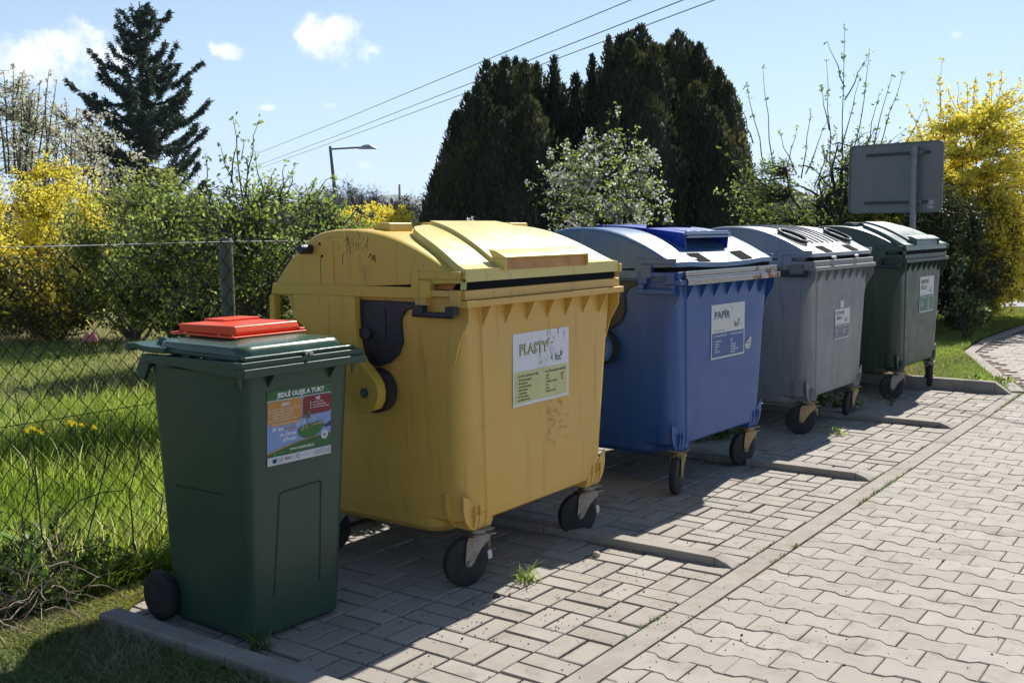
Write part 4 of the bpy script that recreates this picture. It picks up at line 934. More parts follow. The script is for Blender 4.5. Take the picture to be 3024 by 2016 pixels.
# pale flowering trees at the far left
plant('blossoming_tree', 'tall slender tree with pale greyish catkins at the far left', 'tree', base_at(40, 34), [ell(-90, 115, 175, 470, 34, 40, 2.2), ell(-20, 90, 160, 330, 34, 40, 1.2)], 300, 18, .12, .07, L_catk, M_bark, 9, stems=14, r0=.06, gap=-.05, freq=.8, crooked=.15, up=-.5, leaf_from=.0, reach=2.2, clump=.08, twig_r=.012, shoots=[(*rel(a, 400, 34, 40, 34), *rel(b, c, 34, 40, 34), 60, .03) for a, b, c in ((20, 8, 165), (35, 30, 150), (45, 52, 168), (60, 64, 200), (70, 92, 185), (85, 112, 165), (100, 130, 185), (110, 104, 215), (15, -8, 190))])
plant('blossoming_tree', 'pale flowering tree partly behind the left side of the spruce', 'tree', base_at(150, 37), [ell(70, 235, 240, 470, 37, 150, 2.2)], 250, 18, .12, .07, L_catk, M_bark, 10, stems=12, r0=.06, gap=-.08, freq=.8, crooked=.15, up=-.5, leaf_from=.0, reach=2.0, clump=.08, twig_r=.012, shoots=[(*rel(a, 420, 37, 150, 37), *rel(b, c, 37, 150, 37), 50, .03) for a, b, c in ((130, 128, 240), (150, 152, 232), (170, 176, 250), (190, 205, 262), (200, 222, 300))])

# --- spruce
def spruce():
    D = 52; r = rng(21); b = base_at(335, D); root = empty('spruce_tree', b, 0, 'tall dark spruce with drooping branches against the sky', 'tree')
    H = 1.49+(522-24)*mpp(D); mb = MB(); mb.tube([(0, 0, -.2), (.05, .03, H*.5), (.15, 0, H*.97)], [.26, .17, .02], 8); LP = []; LD = []
    v = np.array(lat(335)); dv = np.array((-v[1], v[0], 0))
    def branch(z, ang, L, lift):
        d = np.array([math.cos(ang), math.sin(ang), 0]); pts = []
        for i in range(7):
            t = i/6; q = d*L*t; z_ = z+L*(lift*t-.22*math.sin(PI*t*.9)+.20*max(0, t-.6)*1.6); q = q+np.array([.15*z/H, 0, z_])+r.normal(0, .05, 3)*(t > 0); pts.append(q)
        mb.tube(pts, [.055*(1-t/7)*max(.3, L/3) for t in range(7)], 4, caps=False)
        P = np.array(pts); n = int(40*L)
        t = (r.random(n)**.75)*6; i = np.minimum(t.astype(int), 5); f = (t-i)[:, None]; c = P[i]*(1-f)+P[i+1]*f
        side = np.cross(d, [0, 0, 1]); s = (r.random(n)-.5)[:, None]*2; wdt = .62*np.sqrt(np.maximum(.05, 1-(t/6.3)))[:, None]*min(1, L/2.5)
        tip = c+side*s*wdt+np.array([0, 0, -1])*(r.random(n)[:, None]*.34*(1.2-t[:, None]/6)); 
        k = 7; cc = np.repeat(c, k, 0); tt = np.repeat(tip, k, 0); g = r.random(len(cc))[:, None]; LP.append(cc*(1-g)+tt*g+r.normal(0, .045, (len(cc), 3))); LD.append(np.tile(d*.7+np.array([0, 0, -.15]), (len(cc), 1)))
    z = 1.6
    while z < H-.5:
        t = (z-1.6)/(H-2.1); L = 3.75*(1-t)**.72*(.85 if t < .12 else 1)+.15
        for k in range(7 if t < .7 else 4):
            if r.random() < .16: continue
            branch(z+r.normal(0, .12), r.uniform(0, 2*PI), L*r.uniform(.55, 1.12), .10+.55*t)
        z += .34+.16*(1-t)
    # the long odd branches of the outline
    for px, py in ((150, 190), (195, 115), (485, 235), (475, 300), (385, 28), (458, 150), (310, 72)):
        q = at_dist(px, py, D)-Vector(b); L = math.hypot(q.x, q.y); branch(q.z-L*.16-.05, math.atan2(q.y, q.x), L*1.0, .16)
    mb.build('trunk', M_barkd, root, angle=60); LP = np.vstack(LP); LD = np.vstack(LD); n = len(LP)
    d = unit(LD+r.normal(0, .55, (n, 3))); s = unit(np.cross(d, r.normal(size=(n, 3)))); Ln = .16*r.uniform(.6, 1.4, n)[:, None]
    q = np.stack([LP-s*.028, LP+s*.028, LP+d*Ln+s*.012, LP+d*Ln-s*.012], 1).reshape(-1, 3)
    mesh_np('crown', q, 4, L_spruce, root, np.clip(r.normal(.5, .25, n), 0, 1))
spruce()

# --- group of dark columnar conifers
def conifer(label, bx, d, spires, seed):
    r = rng(seed); b = Vector(base_at(bx, d)); root = empty('columnar_conifer', tuple(b), 0, label, 'tree', 'dark columnar conifers')
    tr = MB(); core = MB(); LP = []; LD = []
    for (px, py, wpx, dd) in spires:
        top = at_dist(px, py, d+dd)-b; H = top.z; x, y = top.x, top.y; R_ = wpx*mpp(d)*.86
        tr.tube([(x*.3, y*.3, -.1), (x*.9, y*.9, H*.35), (x, y, H*.8)], [.08, .05, .02], 5)
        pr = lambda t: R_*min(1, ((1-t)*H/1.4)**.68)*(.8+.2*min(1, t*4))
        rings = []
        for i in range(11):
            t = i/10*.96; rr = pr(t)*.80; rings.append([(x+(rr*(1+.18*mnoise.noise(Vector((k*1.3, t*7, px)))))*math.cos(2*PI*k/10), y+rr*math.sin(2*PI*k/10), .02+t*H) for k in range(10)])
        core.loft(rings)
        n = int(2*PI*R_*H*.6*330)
        t = r.random(n)**.9; a = r.uniform(0, 2*PI, n)
        # vertical flutes and tufts
        fl = np.array([mnoise.noise(Vector((math.cos(q)*1.6+px, math.sin(q)*1.6, w*H*.55))) for q, w in zip(a, t)])
        rr = R_*np.minimum(1, (np.maximum(0, 1-t)*H/1.4)**.68)*(.8+.2*np.minimum(1, t*4))*(1+.34*fl)*r.uniform(.86, 1.06, n)
        LP.append(np.column_stack([x+rr*np.cos(a), y+rr*np.sin(a), .05+t*H])); LD.append(np.column_stack([np.cos(a)*.32, np.sin(a)*.32, np.full(n, 1.0)]))
        m = 40; z = H*(1+r.uniform(-.05, .012, m)); LP.append(np.column_stack([x+r.normal(0, .02, m), y+r.normal(0, .02, m), z])); LD.append(np.tile([0, 0, 1.], (m, 1)))
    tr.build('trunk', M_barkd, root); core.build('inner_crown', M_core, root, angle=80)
    LP = np.vstack(LP); LD = np.vstack(LD); n = len(LP); d_ = unit(LD+r.normal(0, .32, (n, 3))); s = unit(np.cross(d_, r.normal(size=(n, 3)))); Ln = .085*r.uniform(.6, 1.5, n)[:, None]
    q = np.stack([LP-s*.017, LP+s*.017, LP+d_*Ln+s*.009, LP+d_*Ln-s*.009], 1).reshape(-1, 3)
    c = np.array([mnoise.noise(Vector((p[0]*1.7, p[1]*1.7, p[2]*1.1+seed))) for p in LP]); H = LP[:, 2].max()
    mesh_np('crown', q, 4, L_conif, root, np.clip(.42+c*.5+r.normal(0, .2, n), 0, 1))
r_ = random.Random(5)
conifer('leftmost of the dark columnar conifers, stepping down toward the small forsythia', 1060, 21, [(1003, 400, 60, .5), (1028, 335, 60, .8), (1050, 268, 66, 0), (1075, 225, 62, .6), (1018, 455, 60, -.6), (1090, 300, 80, -.8), (1042, 420, 90, -.9)], 31)
conifer('flat topped dark conifer of many spires left of the white blossoming bush', 1165, 21, [(1118, 150, 62, .3), (1140, 160, 56, .7), (1160, 143, 58, .2), (1185, 145, 52, .6), (1205, 150, 60, 0), (1232, 158, 62, .5), (1100, 205, 66, -.6), (1215, 235, 90, -.9), (1150, 260, 96, -1.0), (1180, 330, 120, -1.1)], 32)
conifer('narrow dark conifer spires with sky gaps in the middle of the conifer group', 1300, 21.5, [(1273, 140, 36, 0), (1292, 205, 44, .5), (1323, 180, 46, .2), (1345, 205, 44, .6), (1360, 138, 30, .1), (1378, 170, 46, .4), (1300, 330, 90, -.7), (1350, 320, 90, -.8)], 33)
conifer('tallest dark columnar conifer, its highest spire just left of its centre', 1480, 21, [(1398, 98, 40, .2), (1425, 92, 60, .6), (1470, 70, 80, .2), (1448, 105, 70, -.5), (1500, 110, 70, -.4), (1420, 190, 90, -.8), (1480, 220, 120, -1.0), (1515, 118, 80, .2), (1410, 150, 70, .3), (1445, 84, 60, .5)], 34)
conifer('dark columnar conifer with a broad twin top right of the tallest one', 1570, 21.5, [(1558, 82, 78, .2), (1584, 108, 66, .4), (1538, 110, 66, -.2), (1608, 112, 60, .3), (1628, 150, 54, .3), (1600, 200, 90, -.7), (1570, 280, 120, -1.0)], 35)
conifer('rightmost dark columnar conifer, sloping down beside the bare fruit tree', 1670, 21, [(1650, 170, 66, .3), (1672, 200, 60, 0), (1693, 250, 46, .5), (1640, 260, 90, -.7), (1700, 340, 50, 0), (1665, 330, 110, -.9), (1712, 420, 50, .3)], 36)

# --- white blossoming bush
D = 11
plant('blossoming_bush', 'white flowering bush with green leaves in front of the dark conifers', 'bush', base_at(1385, D), [ell(1285, 1475, 320, 560, D, 1385, .7), ell(1262, 1495, 410, 640, D, 1385, .7), ell(1325, 1450, 285, 380, D, 1385, .35)], 400, 13, .038, .024, L_apple, M_barkl, 41, stems=10, r0=.015, gap=-.25, freq=2.2, crooked=.06, up=-.5, leaf_from=.1, reach=.8, clump=.022,
      shoots=[(*rel(a, 420, D, 1385, D), *rel(b, c, D, 1385, D), 44, .006) for a, b, c in ((1420, 1418, 235), (1400, 1398, 258), (1350, 1352, 300), (1320, 1300, 320), (1440, 1465, 290), (1460, 1500, 350), (1300, 1262, 345), (1280, 1240, 385))],
      extra=(L_blos, 6, .032, .028, .125, 'blossoms'), names=('stems', 'foliage'))
plant('blossoming_twig', 'small white blossoming twig tip rising behind the yellow lid', 'plant', base_at(1085, 6.5), [ell(1070, 1100, 492, 560, 6.5, 1085, .05)], 14, 9, .034, .022, L_apple, M_barkl, 42, stems=2, r0=.006, gap=-1, crooked=.02, leaf_from=.2, reach=.15, clump=.012, extra=(L_blos, 4, .02, .018, .5, 'blossoms'), names=('stems', 'foliage'))

# --- right: bare topped fruit tree, dense shrubs, forsythia
D = 16.2
sh = []
for (x0, y0, x1, y1, nl) in ((1935, 420, 1940, 62, 40), (1940, 200, 1900, 95, 10), (1940, 230, 1995, 125, 10), (1910, 420, 1898, 140, 22), (1905, 300, 1885, 200, 10), (1960, 400, 1997, 118, 24), (1980, 380, 2020, 215, 20), (1990, 400, 2050, 170, 16), (2000, 400, 2075, 165, 26), (1930, 350, 1975, 180, 10),
                             (1780, 430, 1752, 155, 16), (1760, 400, 1716, 195, 16), (1730, 330, 1700, 230, 10), (1840, 410, 1862, 255, 18), (1850, 400, 1905, 270, 14), (1830, 400, 1790, 300, 12), (1870, 430, 1920, 300, 14), (1760, 430, 1650, 340, 22), (1720, 470, 1640, 440, 16), (2030, 420, 2120, 250, 26), (2050, 420, 2150, 300, 24), (1800, 420, 1830, 290, 8)):
    sh.append((*rel(x0, y0, D, 1930, D), *rel(x1, y1, D, 1930, D), nl, .011))
for pts in (((1930, 640), (1935, 520), (1930, 420), (1935, 330)), ((1932, 520), (1880, 450), (1800, 410), (1720, 420)), ((1934, 480), (1990, 420), (2060, 400)), ((1930, 560), (1850, 500), (1760, 490), (1700, 520)), ((1930, 450), (1870, 390), (1840, 380))):
    for a, b in zip(pts, pts[1:]): sh.append((*rel(*a, D, 1930, D), *rel(*b, D, 1930, D), 6, .035 if a[0] > 1928 and a[1] > 500 else .022))
plant('fruit_tree', 'gnarled fruit tree with long bare upright shoots left of the grey sign', 'tree', base_at(1930, D), [ell(1700, 1900, 360, 560, D, 1930, .8), ell(1860, 2120, 300, 470, D, 1930, .8), ell(1740, 1960, 440, 640, D, 1930, .8)], 1000, 10, .052, .036, L_apple, M_barkd, 51, stems=7, r0=.045, gap=-.05, freq=1.1, crooked=.35, up=.2, leaf_from=.3, reach=.9, clump=.045, shoots=sh, twig_r=.005)
plant('green_shrub', 'dark green shrub with a few yellow sprays behind the grey and green containers', 'shrub', base_at(1960, 17.5), [ell(1740, 2140, 430, 680, 17.5, 1960, 1.0), ell(1880, 2220, 390, 640, 17.5, 1960, .9)], 950, 28, .065, .045, leafmat('mixed_hedge', [(0, (.04, .055, .016)), (.5, (.12, .16, .035)), (.74, (.22, .26, .06)), (.82, (.62, .48, .04)), (1, (.75, .60, .06))]), M_barkd, 52, stems=12, r0=.02, gap=-.45, crooked=.2, leaf_from=0, reach=.8, clump=.06)
plant('dark_shrub', 'shaded shrub with dark stems between the green container and the forsythia', 'shrub', base_at(2215, 16.0), [ell(2130, 2262, 520, 738, 16.0, 2215, .7), ell(2100, 2230, 430, 620, 16.0, 2215, .8)], 620, 20, .055, .036, leafmat('painted_shade_leaves', [(0, (.02, .028, .012)), (.7, (.045, .06, .018)), (1, (.12, .15, .04))]), M_barkd, 53, stems=26, r0=.018, gap=-.6, crooked=.2, leaf_from=0, reach=.7, clump=.06)  # shadow on this shrub is painted into its near-black leaf colours
plant('bramble_plant', 'leafy green creeper at the foot of the fence right of the green container', 'plant', base_at(2225, 14.9), [ell(2175, 2262, 690, 765, 14.9, 2225, .2), ell(2190, 2225, 560, 700, 14.9, 2225, .12)], 60, 9, .06, .042, leafmat('creeper', [(0, (.05, .09, .03)), (.6, (.10, .16, .05)), (1, (.20, .26, .10))]), M_barkd, 54, stems=7, r0=.008, gap=.0, freq=3, crooked=.1, leaf_from=.1, reach=.4, clump=.035, names=('stems', 'foliage'))
D = 18.5
sh = [(*rel(x0, y0, D, 2250, D), *rel(x1, y1, D, 2250, D), nl, .008) for x0, y0, x1, y1, nl in ((2150, 330, 2165, 135, 70), (2170, 330, 2158, 190, 40), (2200, 300, 2200, 190, 50), (2230, 300, 2240, 180, 60), (2225, 300, 2222, 195, 50), (2260, 300, 2285, 190, 40), (2285, 300, 2300, 165, 70), (2270, 300, 2275, 170, 60), (2290, 280, 2345, 185, 40), (2300, 260, 2350, 225, 30), (2210, 290, 2175, 200, 40), (2120, 330, 2085, 240, 40), (2140, 300, 2120, 225, 30))]
plant('forsythia_bush', 'huge yellow forsythia towering behind the sign at the right edge', 'bush', base_at(2250, D), [ell(2080, 2330, 240, 560, D, 2250, 1.2), ell(2180, 2430, 215, 600, D, 2250, 1.2), ell(2215, 2450, 480, 710, D, 2250, 1.0)], 1150, 56, .055, .038, L_fors, M_bark, 55, stems=20, r0=.02, gap=-.7, freq=1.0, crooked=.08, up=-.4, leaf_from=.0, reach=1.4, clump=.026, shoots=sh, names=('stems', 'flowers'), group='forsythia bushes')
plant('forsythia_skirt', 'dull brownish yellow lower forsythia branches hanging over the grass at right', 'bush', base_at(2270, D-1.2), [ell(2188, 2335, 430, 718, D-1.2, 2270, .5)], 600, 36, .055, .036, L_fors2, M_barkd, 56, stems=10, r0=.015, gap=-.5, crooked=.1, leaf_from=.0, reach=.8, clump=.05, names=('stems', 'flowers'))

# ------------------------------------------------------------------ fence
def fence():
    root = empty('wire_fence', (-3.73, 2.05, 0), 0, 'green chain link fence with metal posts behind the row of containers', 'fence')
    wm = mat('green_wire', (.014, .026, .018), .85, (.03, .03, .022), 3, spec=.1); gm = mat('galvanised_wire', (.42, .43, .42), .4, (.25, .22, .19), 6, metallic=.6)
    pm = mat('green_post', (.055, .085, .055), .6, (.09, .11, .08), 6, grime=(.12, .12, .09), gscale=7)
    r = random.Random(3); O = (-3.73, 2.05)
    px, hz = .083, .0443; x0, x1 = -6.5, 13.1; mb = MB(); k = 0; x = x0
    def bulge(x, z): return .02*mnoise.noise(Vector((x*.9, z*1.2, 3)))+.006*mnoise.noise(Vector((x*5, z*5, 1)))
    while x < x1:
        pts = []; n = 32
        for i in range(n+1):
            z = .02+i*hz; e = px/4*(1 if (i+k) % 2 else -1)
            dx = .018*mnoise.noise(Vector((x*.7, z*1.3, 9)))+.004*mnoise.noise(Vector((x*6, z*6, 4)))
            pts.append((x+e-O[0]+dx, bulge(x, z)+(.0025 if i % 2 else -.0025), z+.003*mnoise.noise(Vector((x*3, z*4, 7)))))
        mb.tube(pts, .0023, 3, caps=False); x += px/2; k += 1
    mb.build('chain_link_mesh', wm, root, angle=80)
    for z, m in ((1.435, gm), (.75, wm), (.06, wm)):
        mb = MB(); pts = [(x0-O[0]+i*.35, .006*math.sin(i*1.3), z-(.008*math.sin(PI*((i*.35) % 2.76)/2.76) if z > 1 else 0)) for i in range(int((x1-x0)/.35)+1)]; mb.tube(pts, .0019, 5)
        if z > 1:
            for i in range(150):                       # binding wire wound along the top
                a = r.uniform(x0, x1)-O[0]; mb.tube([(a, .004, z-.01), (a+.02, -.003, z+.003), (a+.05, .004, z-.004), (a+.07, 0, z-.012)], .0012, 3)
        mb.build('tension_wire', m, root)
    for i in range(-2, 6):
        x = -.97+2.76*i-O[0]; mb = MB(); mb.tube([(x, .04, -.1), (x-.012, .04, 1.43)], [.033, .031], 14); mb.tube([(x-.012, .04, 1.43), (x-.012, .04, 1.45)], [.034, .028], 14)
        p = mb.build('post', pm, root); 
    return root
fence()

# ------------------------------------------------------------------ street furniture and far things
def lamp():
    D = 60; b = Vector(base_at(771, D)); m = mat('lamp_steel', (.10, .11, .12), .5, metallic=.3)
    root = empty('street_lamp', tuple(b), 0, 'tall grey street lamp with a horizontal arm seen against the sky', 'lamp')
    top = at_dist(758, 336, D)-b; mid = at_dist(768, 430, D)-b; mb = MB(); mb.tube([(mid.x+(mid.x-top.x)*.9, mid.y+(mid.y-top.y)*.9, 0), tuple(mid), tuple(top)], [.10, .10, .075], 10); mb.build('pole', m, root)
    e = at_dist(826, 339, D)-b; mb = MB(); t = top-Vector((0, 0, .16)); mb.tube([tuple(t), tuple(e)], .05, 8); mb.build('arm', m, root)
    u = (e-t).normalized(); mb = MB(); c = e+u*.05; rings = []
    for s, w, h in ((-.12, .04, .04), (.0, .12, .10), (.2, .20, .20), (.45, .22, .24), (.7, .17, .14), (.86, .04, .02)):
        p = c+u*s; sd = Vector((-u.y, u.x, 0)); rings.append([tuple(p+sd*w*math.cos(R(a))+Vector((0, 0, (h*math.sin(R(a)) if a < 180 else .05*math.sin(R(a)))-.05-.06*s))) for a in range(0, 360, 30)])
    mb.loft(rings); mb.build('lamp_head', mat('lamp_head', (.42, .43, .45), .35, metallic=.5), root)
lamp()
def wires():
    m = mat('cable', (.09, .10, .12), .6)
    lab = ('uppermost of the three overhead power cables crossing the sky', 'middle one of the three overhead power cables', 'lowest of the three overhead power cables, close under the middle one')
    for k, (a, b, da) in enumerate((((588, 354), (1450, 0), 80), ((563, 391), (1570, 0), 92), ((613, 381), (1642, 0), 88))):
        hA = 1.49+(522-a[1])*mpp(da); A = at_dist(*a, da); db = (hA-1.49)/(522*mpp(1)); B = at_dist(*b, db); B.z = A.z*.5+B.z*.5+0
        B = at_dist(*b, db); v = B-A; mb = MB(); mb.tube([tuple(A-v*.35+Vector((0, 0, .0))), tuple(A), tuple(A+v*.5-Vector((0, 0, .06))), tuple(B), tuple(B+v*.6)], .012, 6)
        tag(mb.build('overhead_cable', m), lab[k], 'cable', 'overhead power cables')
wires()
def sign():
    mp = mat('sign_back', (.17, .18, .185), .55, (.20, .205, .21), 2, metallic=.3, grime=(.25, .24, .22), gscale=3); mpost = mat('sign_post', (.20, .215, .24), .5, (.26, .27, .29), 8, metallic=.5); md = mat('sign_rail', (.05, .052, .058), .5, metallic=.4)
    A = at_dist(1951, 414, 15.0); B = at_dist(2167, 404, 14.3); u = (B-A); u.z = 0; w = u.length; u.normalize(); n = Vector((u.y, -u.x, 0))     # n looks at the viewer
    if n.dot(CAM-A) < 0: n = -n
    zt = at_dist(2166, 321, 14.3).z; zb = at_dist(2166, 487, 14.3).z; zl = at_dist(1951, 336, 15).z
    pb = base_at(2103, 14.42); root = empty('road_sign', (pb[0], pb[1], 0), 0, 'back of a large grey rectangular road sign on a steel post', 'sign'); O = Vector((pb[0], pb[1], 0))
    def P(s, z, q): return tuple(A+u*s+n*q-Vector((0, 0, A.z))-O+Vector((0, 0, z)))
    h0, h1 = min(zb, zb), (zt+zl)/2; r_ = .07; out = []
    for cs, cz, a0 in ((w-r_, h0+r_, -90), (w-r_, h1-r_, 0), (r_, h1-r_, 90), (r_, h0+r_, 180)):
        out += [(cs+r_*math.cos(R(a0+k*15)), cz+r_*math.sin(R(a0+k*15))) for k in range(7)]
    mb = MB(); mb.loft([[P(s, z, 0) for s, z in out], [P(s, z, -.003) for s, z in out]]); pl = mb.build('panel', mp, root, angle=40)
    inn = [((s-w/2)*(1-.02/w)+w/2, (z-(h0+h1)/2)*.98+(h0+h1)/2) for s, z in out]; mb = MB(); mb.loft([[P(s, z, .018) for s, z in out], [P(s, z, .0005) for s, z in out], [P(s, z, .0005) for s, z in inn], [P(s, z, .018) for s, z in inn], [P(s, z, .018) for s, z in out]], cap0=False, cap1=False); mb.build('edge_fold', mp, pl, angle=40)
    # post position along the sign
    c = at_dist(2103, 420, 14.45); sp = (c-A).dot(u)
    for z in (h1-.155*(h1-h0)/1, h0+.15*(h1-h0)):
        a, b = .19*w, .86*w; mb = MB(); vs = [P(s, zz, q) for q in (.001, .028) for s, zz in ((a, z-.016), (b, z-.016), (b, z+.016), (a, z+.016))]
        mb.add(vs, [(0, 3, 2, 1), (4, 5, 6, 7), (0, 1, 5, 4), (1, 2, 6, 5), (2, 3, 7, 6), (3, 0, 4, 7)]); mb.build('rail', md, pl)
        mb = MB(); mb.tube([P(sp, z-.02, .07), P(sp, z+.02, .07)], .045, 16); vs = [P(s, zz, q) for q in (.029, .036) for s, zz in ((sp-.08, z-.02), (sp+.09, z-.02), (sp+.09, z+.02), (sp-.08, z+.02))]; mb.add(vs, [(0, 3, 2, 1), (4, 5, 6, 7), (0, 1, 5, 4), (1, 2, 6, 5), (2, 3, 7, 6), (3, 0, 4, 7)]); mb.build('clamp', mpost, root)
    mb = MB(); q = P(sp, 0, .07); mb.tube([(q[0], q[1], -.1), (q[0], q[1], h1-.07)], .038, 16); mb.tube([(q[0], q[1], h1-.07), (q[0], q[1], h1-.05)], .041, 16); mb.build('post', mpost, root)
    for z0, z1 in ((h0+.10, h0+.15), (h0+.045, h0+.085)):
        mb = MB(); vs = [P(s, z, .0015) for s, z in ((w-.20, z0), (w-.12, z0), (w-.12, z1), (w-.20, z1))]; mb.add(vs, [(0, 1, 2, 3)]); mb.build('small_label', flat((.42, .42, .43)), pl, angle=0)
sign()
def guard_rail():
    m = mat('rail_steel', (.5, .5, .5), .4, metallic=.5); root = empty('guard_rail', (26.2, 3, 0), 0, 'metal guard rail beyond the road at the right edge', 'barrier')
    mb = MB(); mb.prism([(0, .48), (.04, .50), (.0, .54), (.0, .58), (.04, .62), (.0, .66), (-.02, .66), (-.02, .48)], 'y', -9, 30); mb.build('beam', m, root)
    for i in range(8): mb = MB(); mb.box(.02, .12, -6+i*4, -5.9+i*4, -.05, .6); mb.build('post', m, root)
guard_rail()
plant('roadside_bush', 'dark brown leafless thicket beyond the guard rail at the right edge', 'bush', base_at(2360, 36), [ell(2255, 2520, 470, 660, 36, 2360, 2.0)], 500, 20, .14, .05, L_brown, M_barkd, 61, stems=12, r0=.03, gap=-.6, crooked=.2, leaf_from=.1, reach=1.6, clump=.12, names=('stems', 'twigs'))
plant('roadside_plants', 'green leafy weeds growing along the far side of the road at right', 'plant', (24.3, 4.5, -.05), [(0, 1.0, .15, .5, 2.8, .42), (0, -3.0, .15, .5, 2.5, .36)], 260, 16, .10, .06, L_apple, M_bark, 62, stems=10, r0=.01, gap=-.5, crooked=.1, leaf_from=0, reach=.6, clump=.08, names=('stems', 'foliage'))
def house():
    D = 115; b = Vector(base_at(1765, D)); k = mpp(D); root = empty('distant_house', tuple(b), math.radians(35), 'small distant house with a red tiled roof glimpsed between the branches', 'house')
    e = 1.49+(522-455)*k; t = 1.49+(522-434)*k
    mb = MB(); mb.box(-3.6, 3.6, -2.6, 2.6, -1, e); mb.prism([(-2.6, e+.001), (2.6, e+.001), (0, t-.12)], 'x', -3.6, 3.6); mb.build('wall', mat('house_wall', (.34, .32, .30), .9), root)
    mb = MB()
    for s in (-1, 1): mb.loft([[(x, s*3.0, e-.18), (x, s*3.0, e-.06), (x, 0, t+.06), (x, 0, t-.06)] for x in ((-3.9, 3.9) if s > 0 else (3.9, -3.9))])
    mb.build('roof', mat('red_tiles', (.30, .10, .06), .8, (.22, .08, .05), 3), root)
    for x in (-2, 0, 2): mb = MB(); mb.box(x-.5, x+.5, -2.64, -2.605, e-1.9, e-.7); mb.build('window', mat('house_glass', (.04, .05, .07), .15), root)
house()
def mast():
    D = 500; b = Vector(base_at(919, D)); mb = MB(); mb.tube([(0, 0, 0), (0, 0, 1.49+(522-424)*mpp(D))], [.9, .45], 8); o = mb.build('lattice_mast', mat('mast', (.25, .2, .2), .8)); o.location = b; tag(o, 'thin distant mast rising from the wooded horizon', 'mast')
mast()
def far_trees():
    for i, (px, py, w, D, lb) in enumerate(((735, 425, 60, 105, 'bare tree left of the lamp pole on the horizon'), (795, 412, 40, 110, 'bare tree just right of the lamp pole with fanned branches'), (826, 428, 26, 118, 'slim bare tree between the two wider bare ones near the lamp'), (858, 428, 34, 112, 'bare tree with rounded top right of the lamp near the small forsythia'))):
        plant('bare_tree', lb, 'tree', base_at(px, D), [ell(px-w, px+w, py+8, py+100, D, px, w*mpp(D)*.8)], 170, 9, .7, .05, leafmat('far_twigs_%d' % i, [(0, (.07, .065, .07)), (1, (.12, .11, .115))], .1), M_barkd, 70+i, stems=9, r0=.12, gap=-.6, crooked=.2, up=-.6, leaf_from=.2, reach=3.0, clump=.3, twig_r=.025, group='bare trees on the horizon')
    r = rng(77); P = []; T = []
    core = MB()
    for k in range(150):
        a = R(12+k*.42); D = r.uniform(150, 230); h = 3.9+1.5*mnoise.noise(Vector((k*.13, 2, 0)))+r.uniform(-.3, .5); w = r.uniform(3, 6)
        cx, cy = CAM.x+D*math.cos(a), CAM.y+D*math.sin(a)
        rings = [[(cx+w*rr*(1+.3*mnoise.noise(Vector((k, j, z))))*math.cos(2*PI*j/9), cy+w*rr*math.sin(2*PI*j/9), z*h) for j in range(9)] for z, rr in ((0, .8), (.3, 1), (.6, .9), (.85, .6), (.97, .25))]
        core.loft(rings); n = 420; d = unit(r.normal(size=(n, 3))); P.append(np.column_stack([cx+d[:, 0]*w*1.05, cy+d[:, 1]*w*1.05, np.abs(d[:, 2])*h*1.08+.3])); T.append(np.full(n, r.random()))
    P = np.vstack(P); m = mat('far_wood', (.045, .042, .045), .95, (.06, .058, .055), .3); o = core.build('distant_wood', m, angle=70); tag(o, 'dark leafless wood along the horizon', 'wood', kind='stuff')
    t = mesh_np('twigs', leaf_quads(P, r, 1.3, .35, (0, 0, 1), 1.2), 4, leafmat('far_wood_twigs', [(0, (.05, .045, .05)), (.6, (.08, .07, .075)), (1, (.10, .10, .07))], .1), o, np.clip(np.concatenate(T)+r.normal(0, .15, len(P)), 0, 1))
far_trees()
def hills():
    mb = MB(); n = 90; vs = []
    for j, (dd, f) in enumerate(((2200, -.05), (2700, .7), (3000, 1.0), (3600, .6), (4500, -.1))):
        for i in range(n+1):
            a = R(2+i*.8); px = 1176-math.tan(a-YAW)*F/K*1.0
            h = 62+32*mnoise.noise(Vector((i*.10, 4, 0)))+16*mnoise.noise(Vector((i*.33, 9, 0)))+34*math.exp(-((px-935)/110)**2)
            vs.append((CAM.x+dd*math.cos(a), CAM.y+dd*math.sin(a), h*f))
    fs = [(j*(n+1)+i, j*(n+1)+i+1, (j+1)*(n+1)+i+1, (j+1)*(n+1)+i) for j in range(4) for i in range(n)]
    mb.add(vs, fs); tag(mb.build('hills', mat('hill_forest', (.05, .07, .05), .95, (.09, .10, .07), .004), angle=70), kind='structure')
hills()

# ------------------------------------------------------------------ grass and weeds
def blades(name, P, r, h, w, lean, m, tint, lab=None, kind='stuff', cat='grass', parent=None):
    n = len(P); a = r.uniform(0, 2*PI, n); s = np.column_stack([np.cos(a), np.sin(a), np.zeros(n)])*(w*r.uniform(.6, 1.3, n))[:, None]*.5
    b = r.uniform(0, 2*PI, n); H = h*r.uniform(.45, 1.15, n); d = np.column_stack([np.cos(b)*lean*r.random(n)*H, np.sin(b)*lean*r.random(n)*H, H])
    q = np.stack([P-s, P+s, P+d*.6+s*.75+np.array([0, 0, .0]), P+d*.6-s*.75], 1); q2 = np.stack([P+d*.6-s*.75, P+d*.6+s*.75, P+d+d*np.array([.6, .6, -.12])+s*.12, P+d+d*np.array([.6, .6, -.12])-s*.12], 1)
    o = mesh_np(name, np.concatenate([q, q2]).reshape(-1, 3), 4, m, parent, np.concatenate([tint, tint]))
    if lab: tag(o, lab, cat, kind=kind)
    return o
def polar(r, n, a0, a1, d0, d1, zs=0, p=1.0):
    a = R(a0)+(R(a1)-R(a0))*r.random(n); d = d0+(d1-d0)*r.random(n)**p; return np.column_stack([CAM.x+d*np.cos(a), CAM.y+d*np.sin(a), np.full(n, zs)])
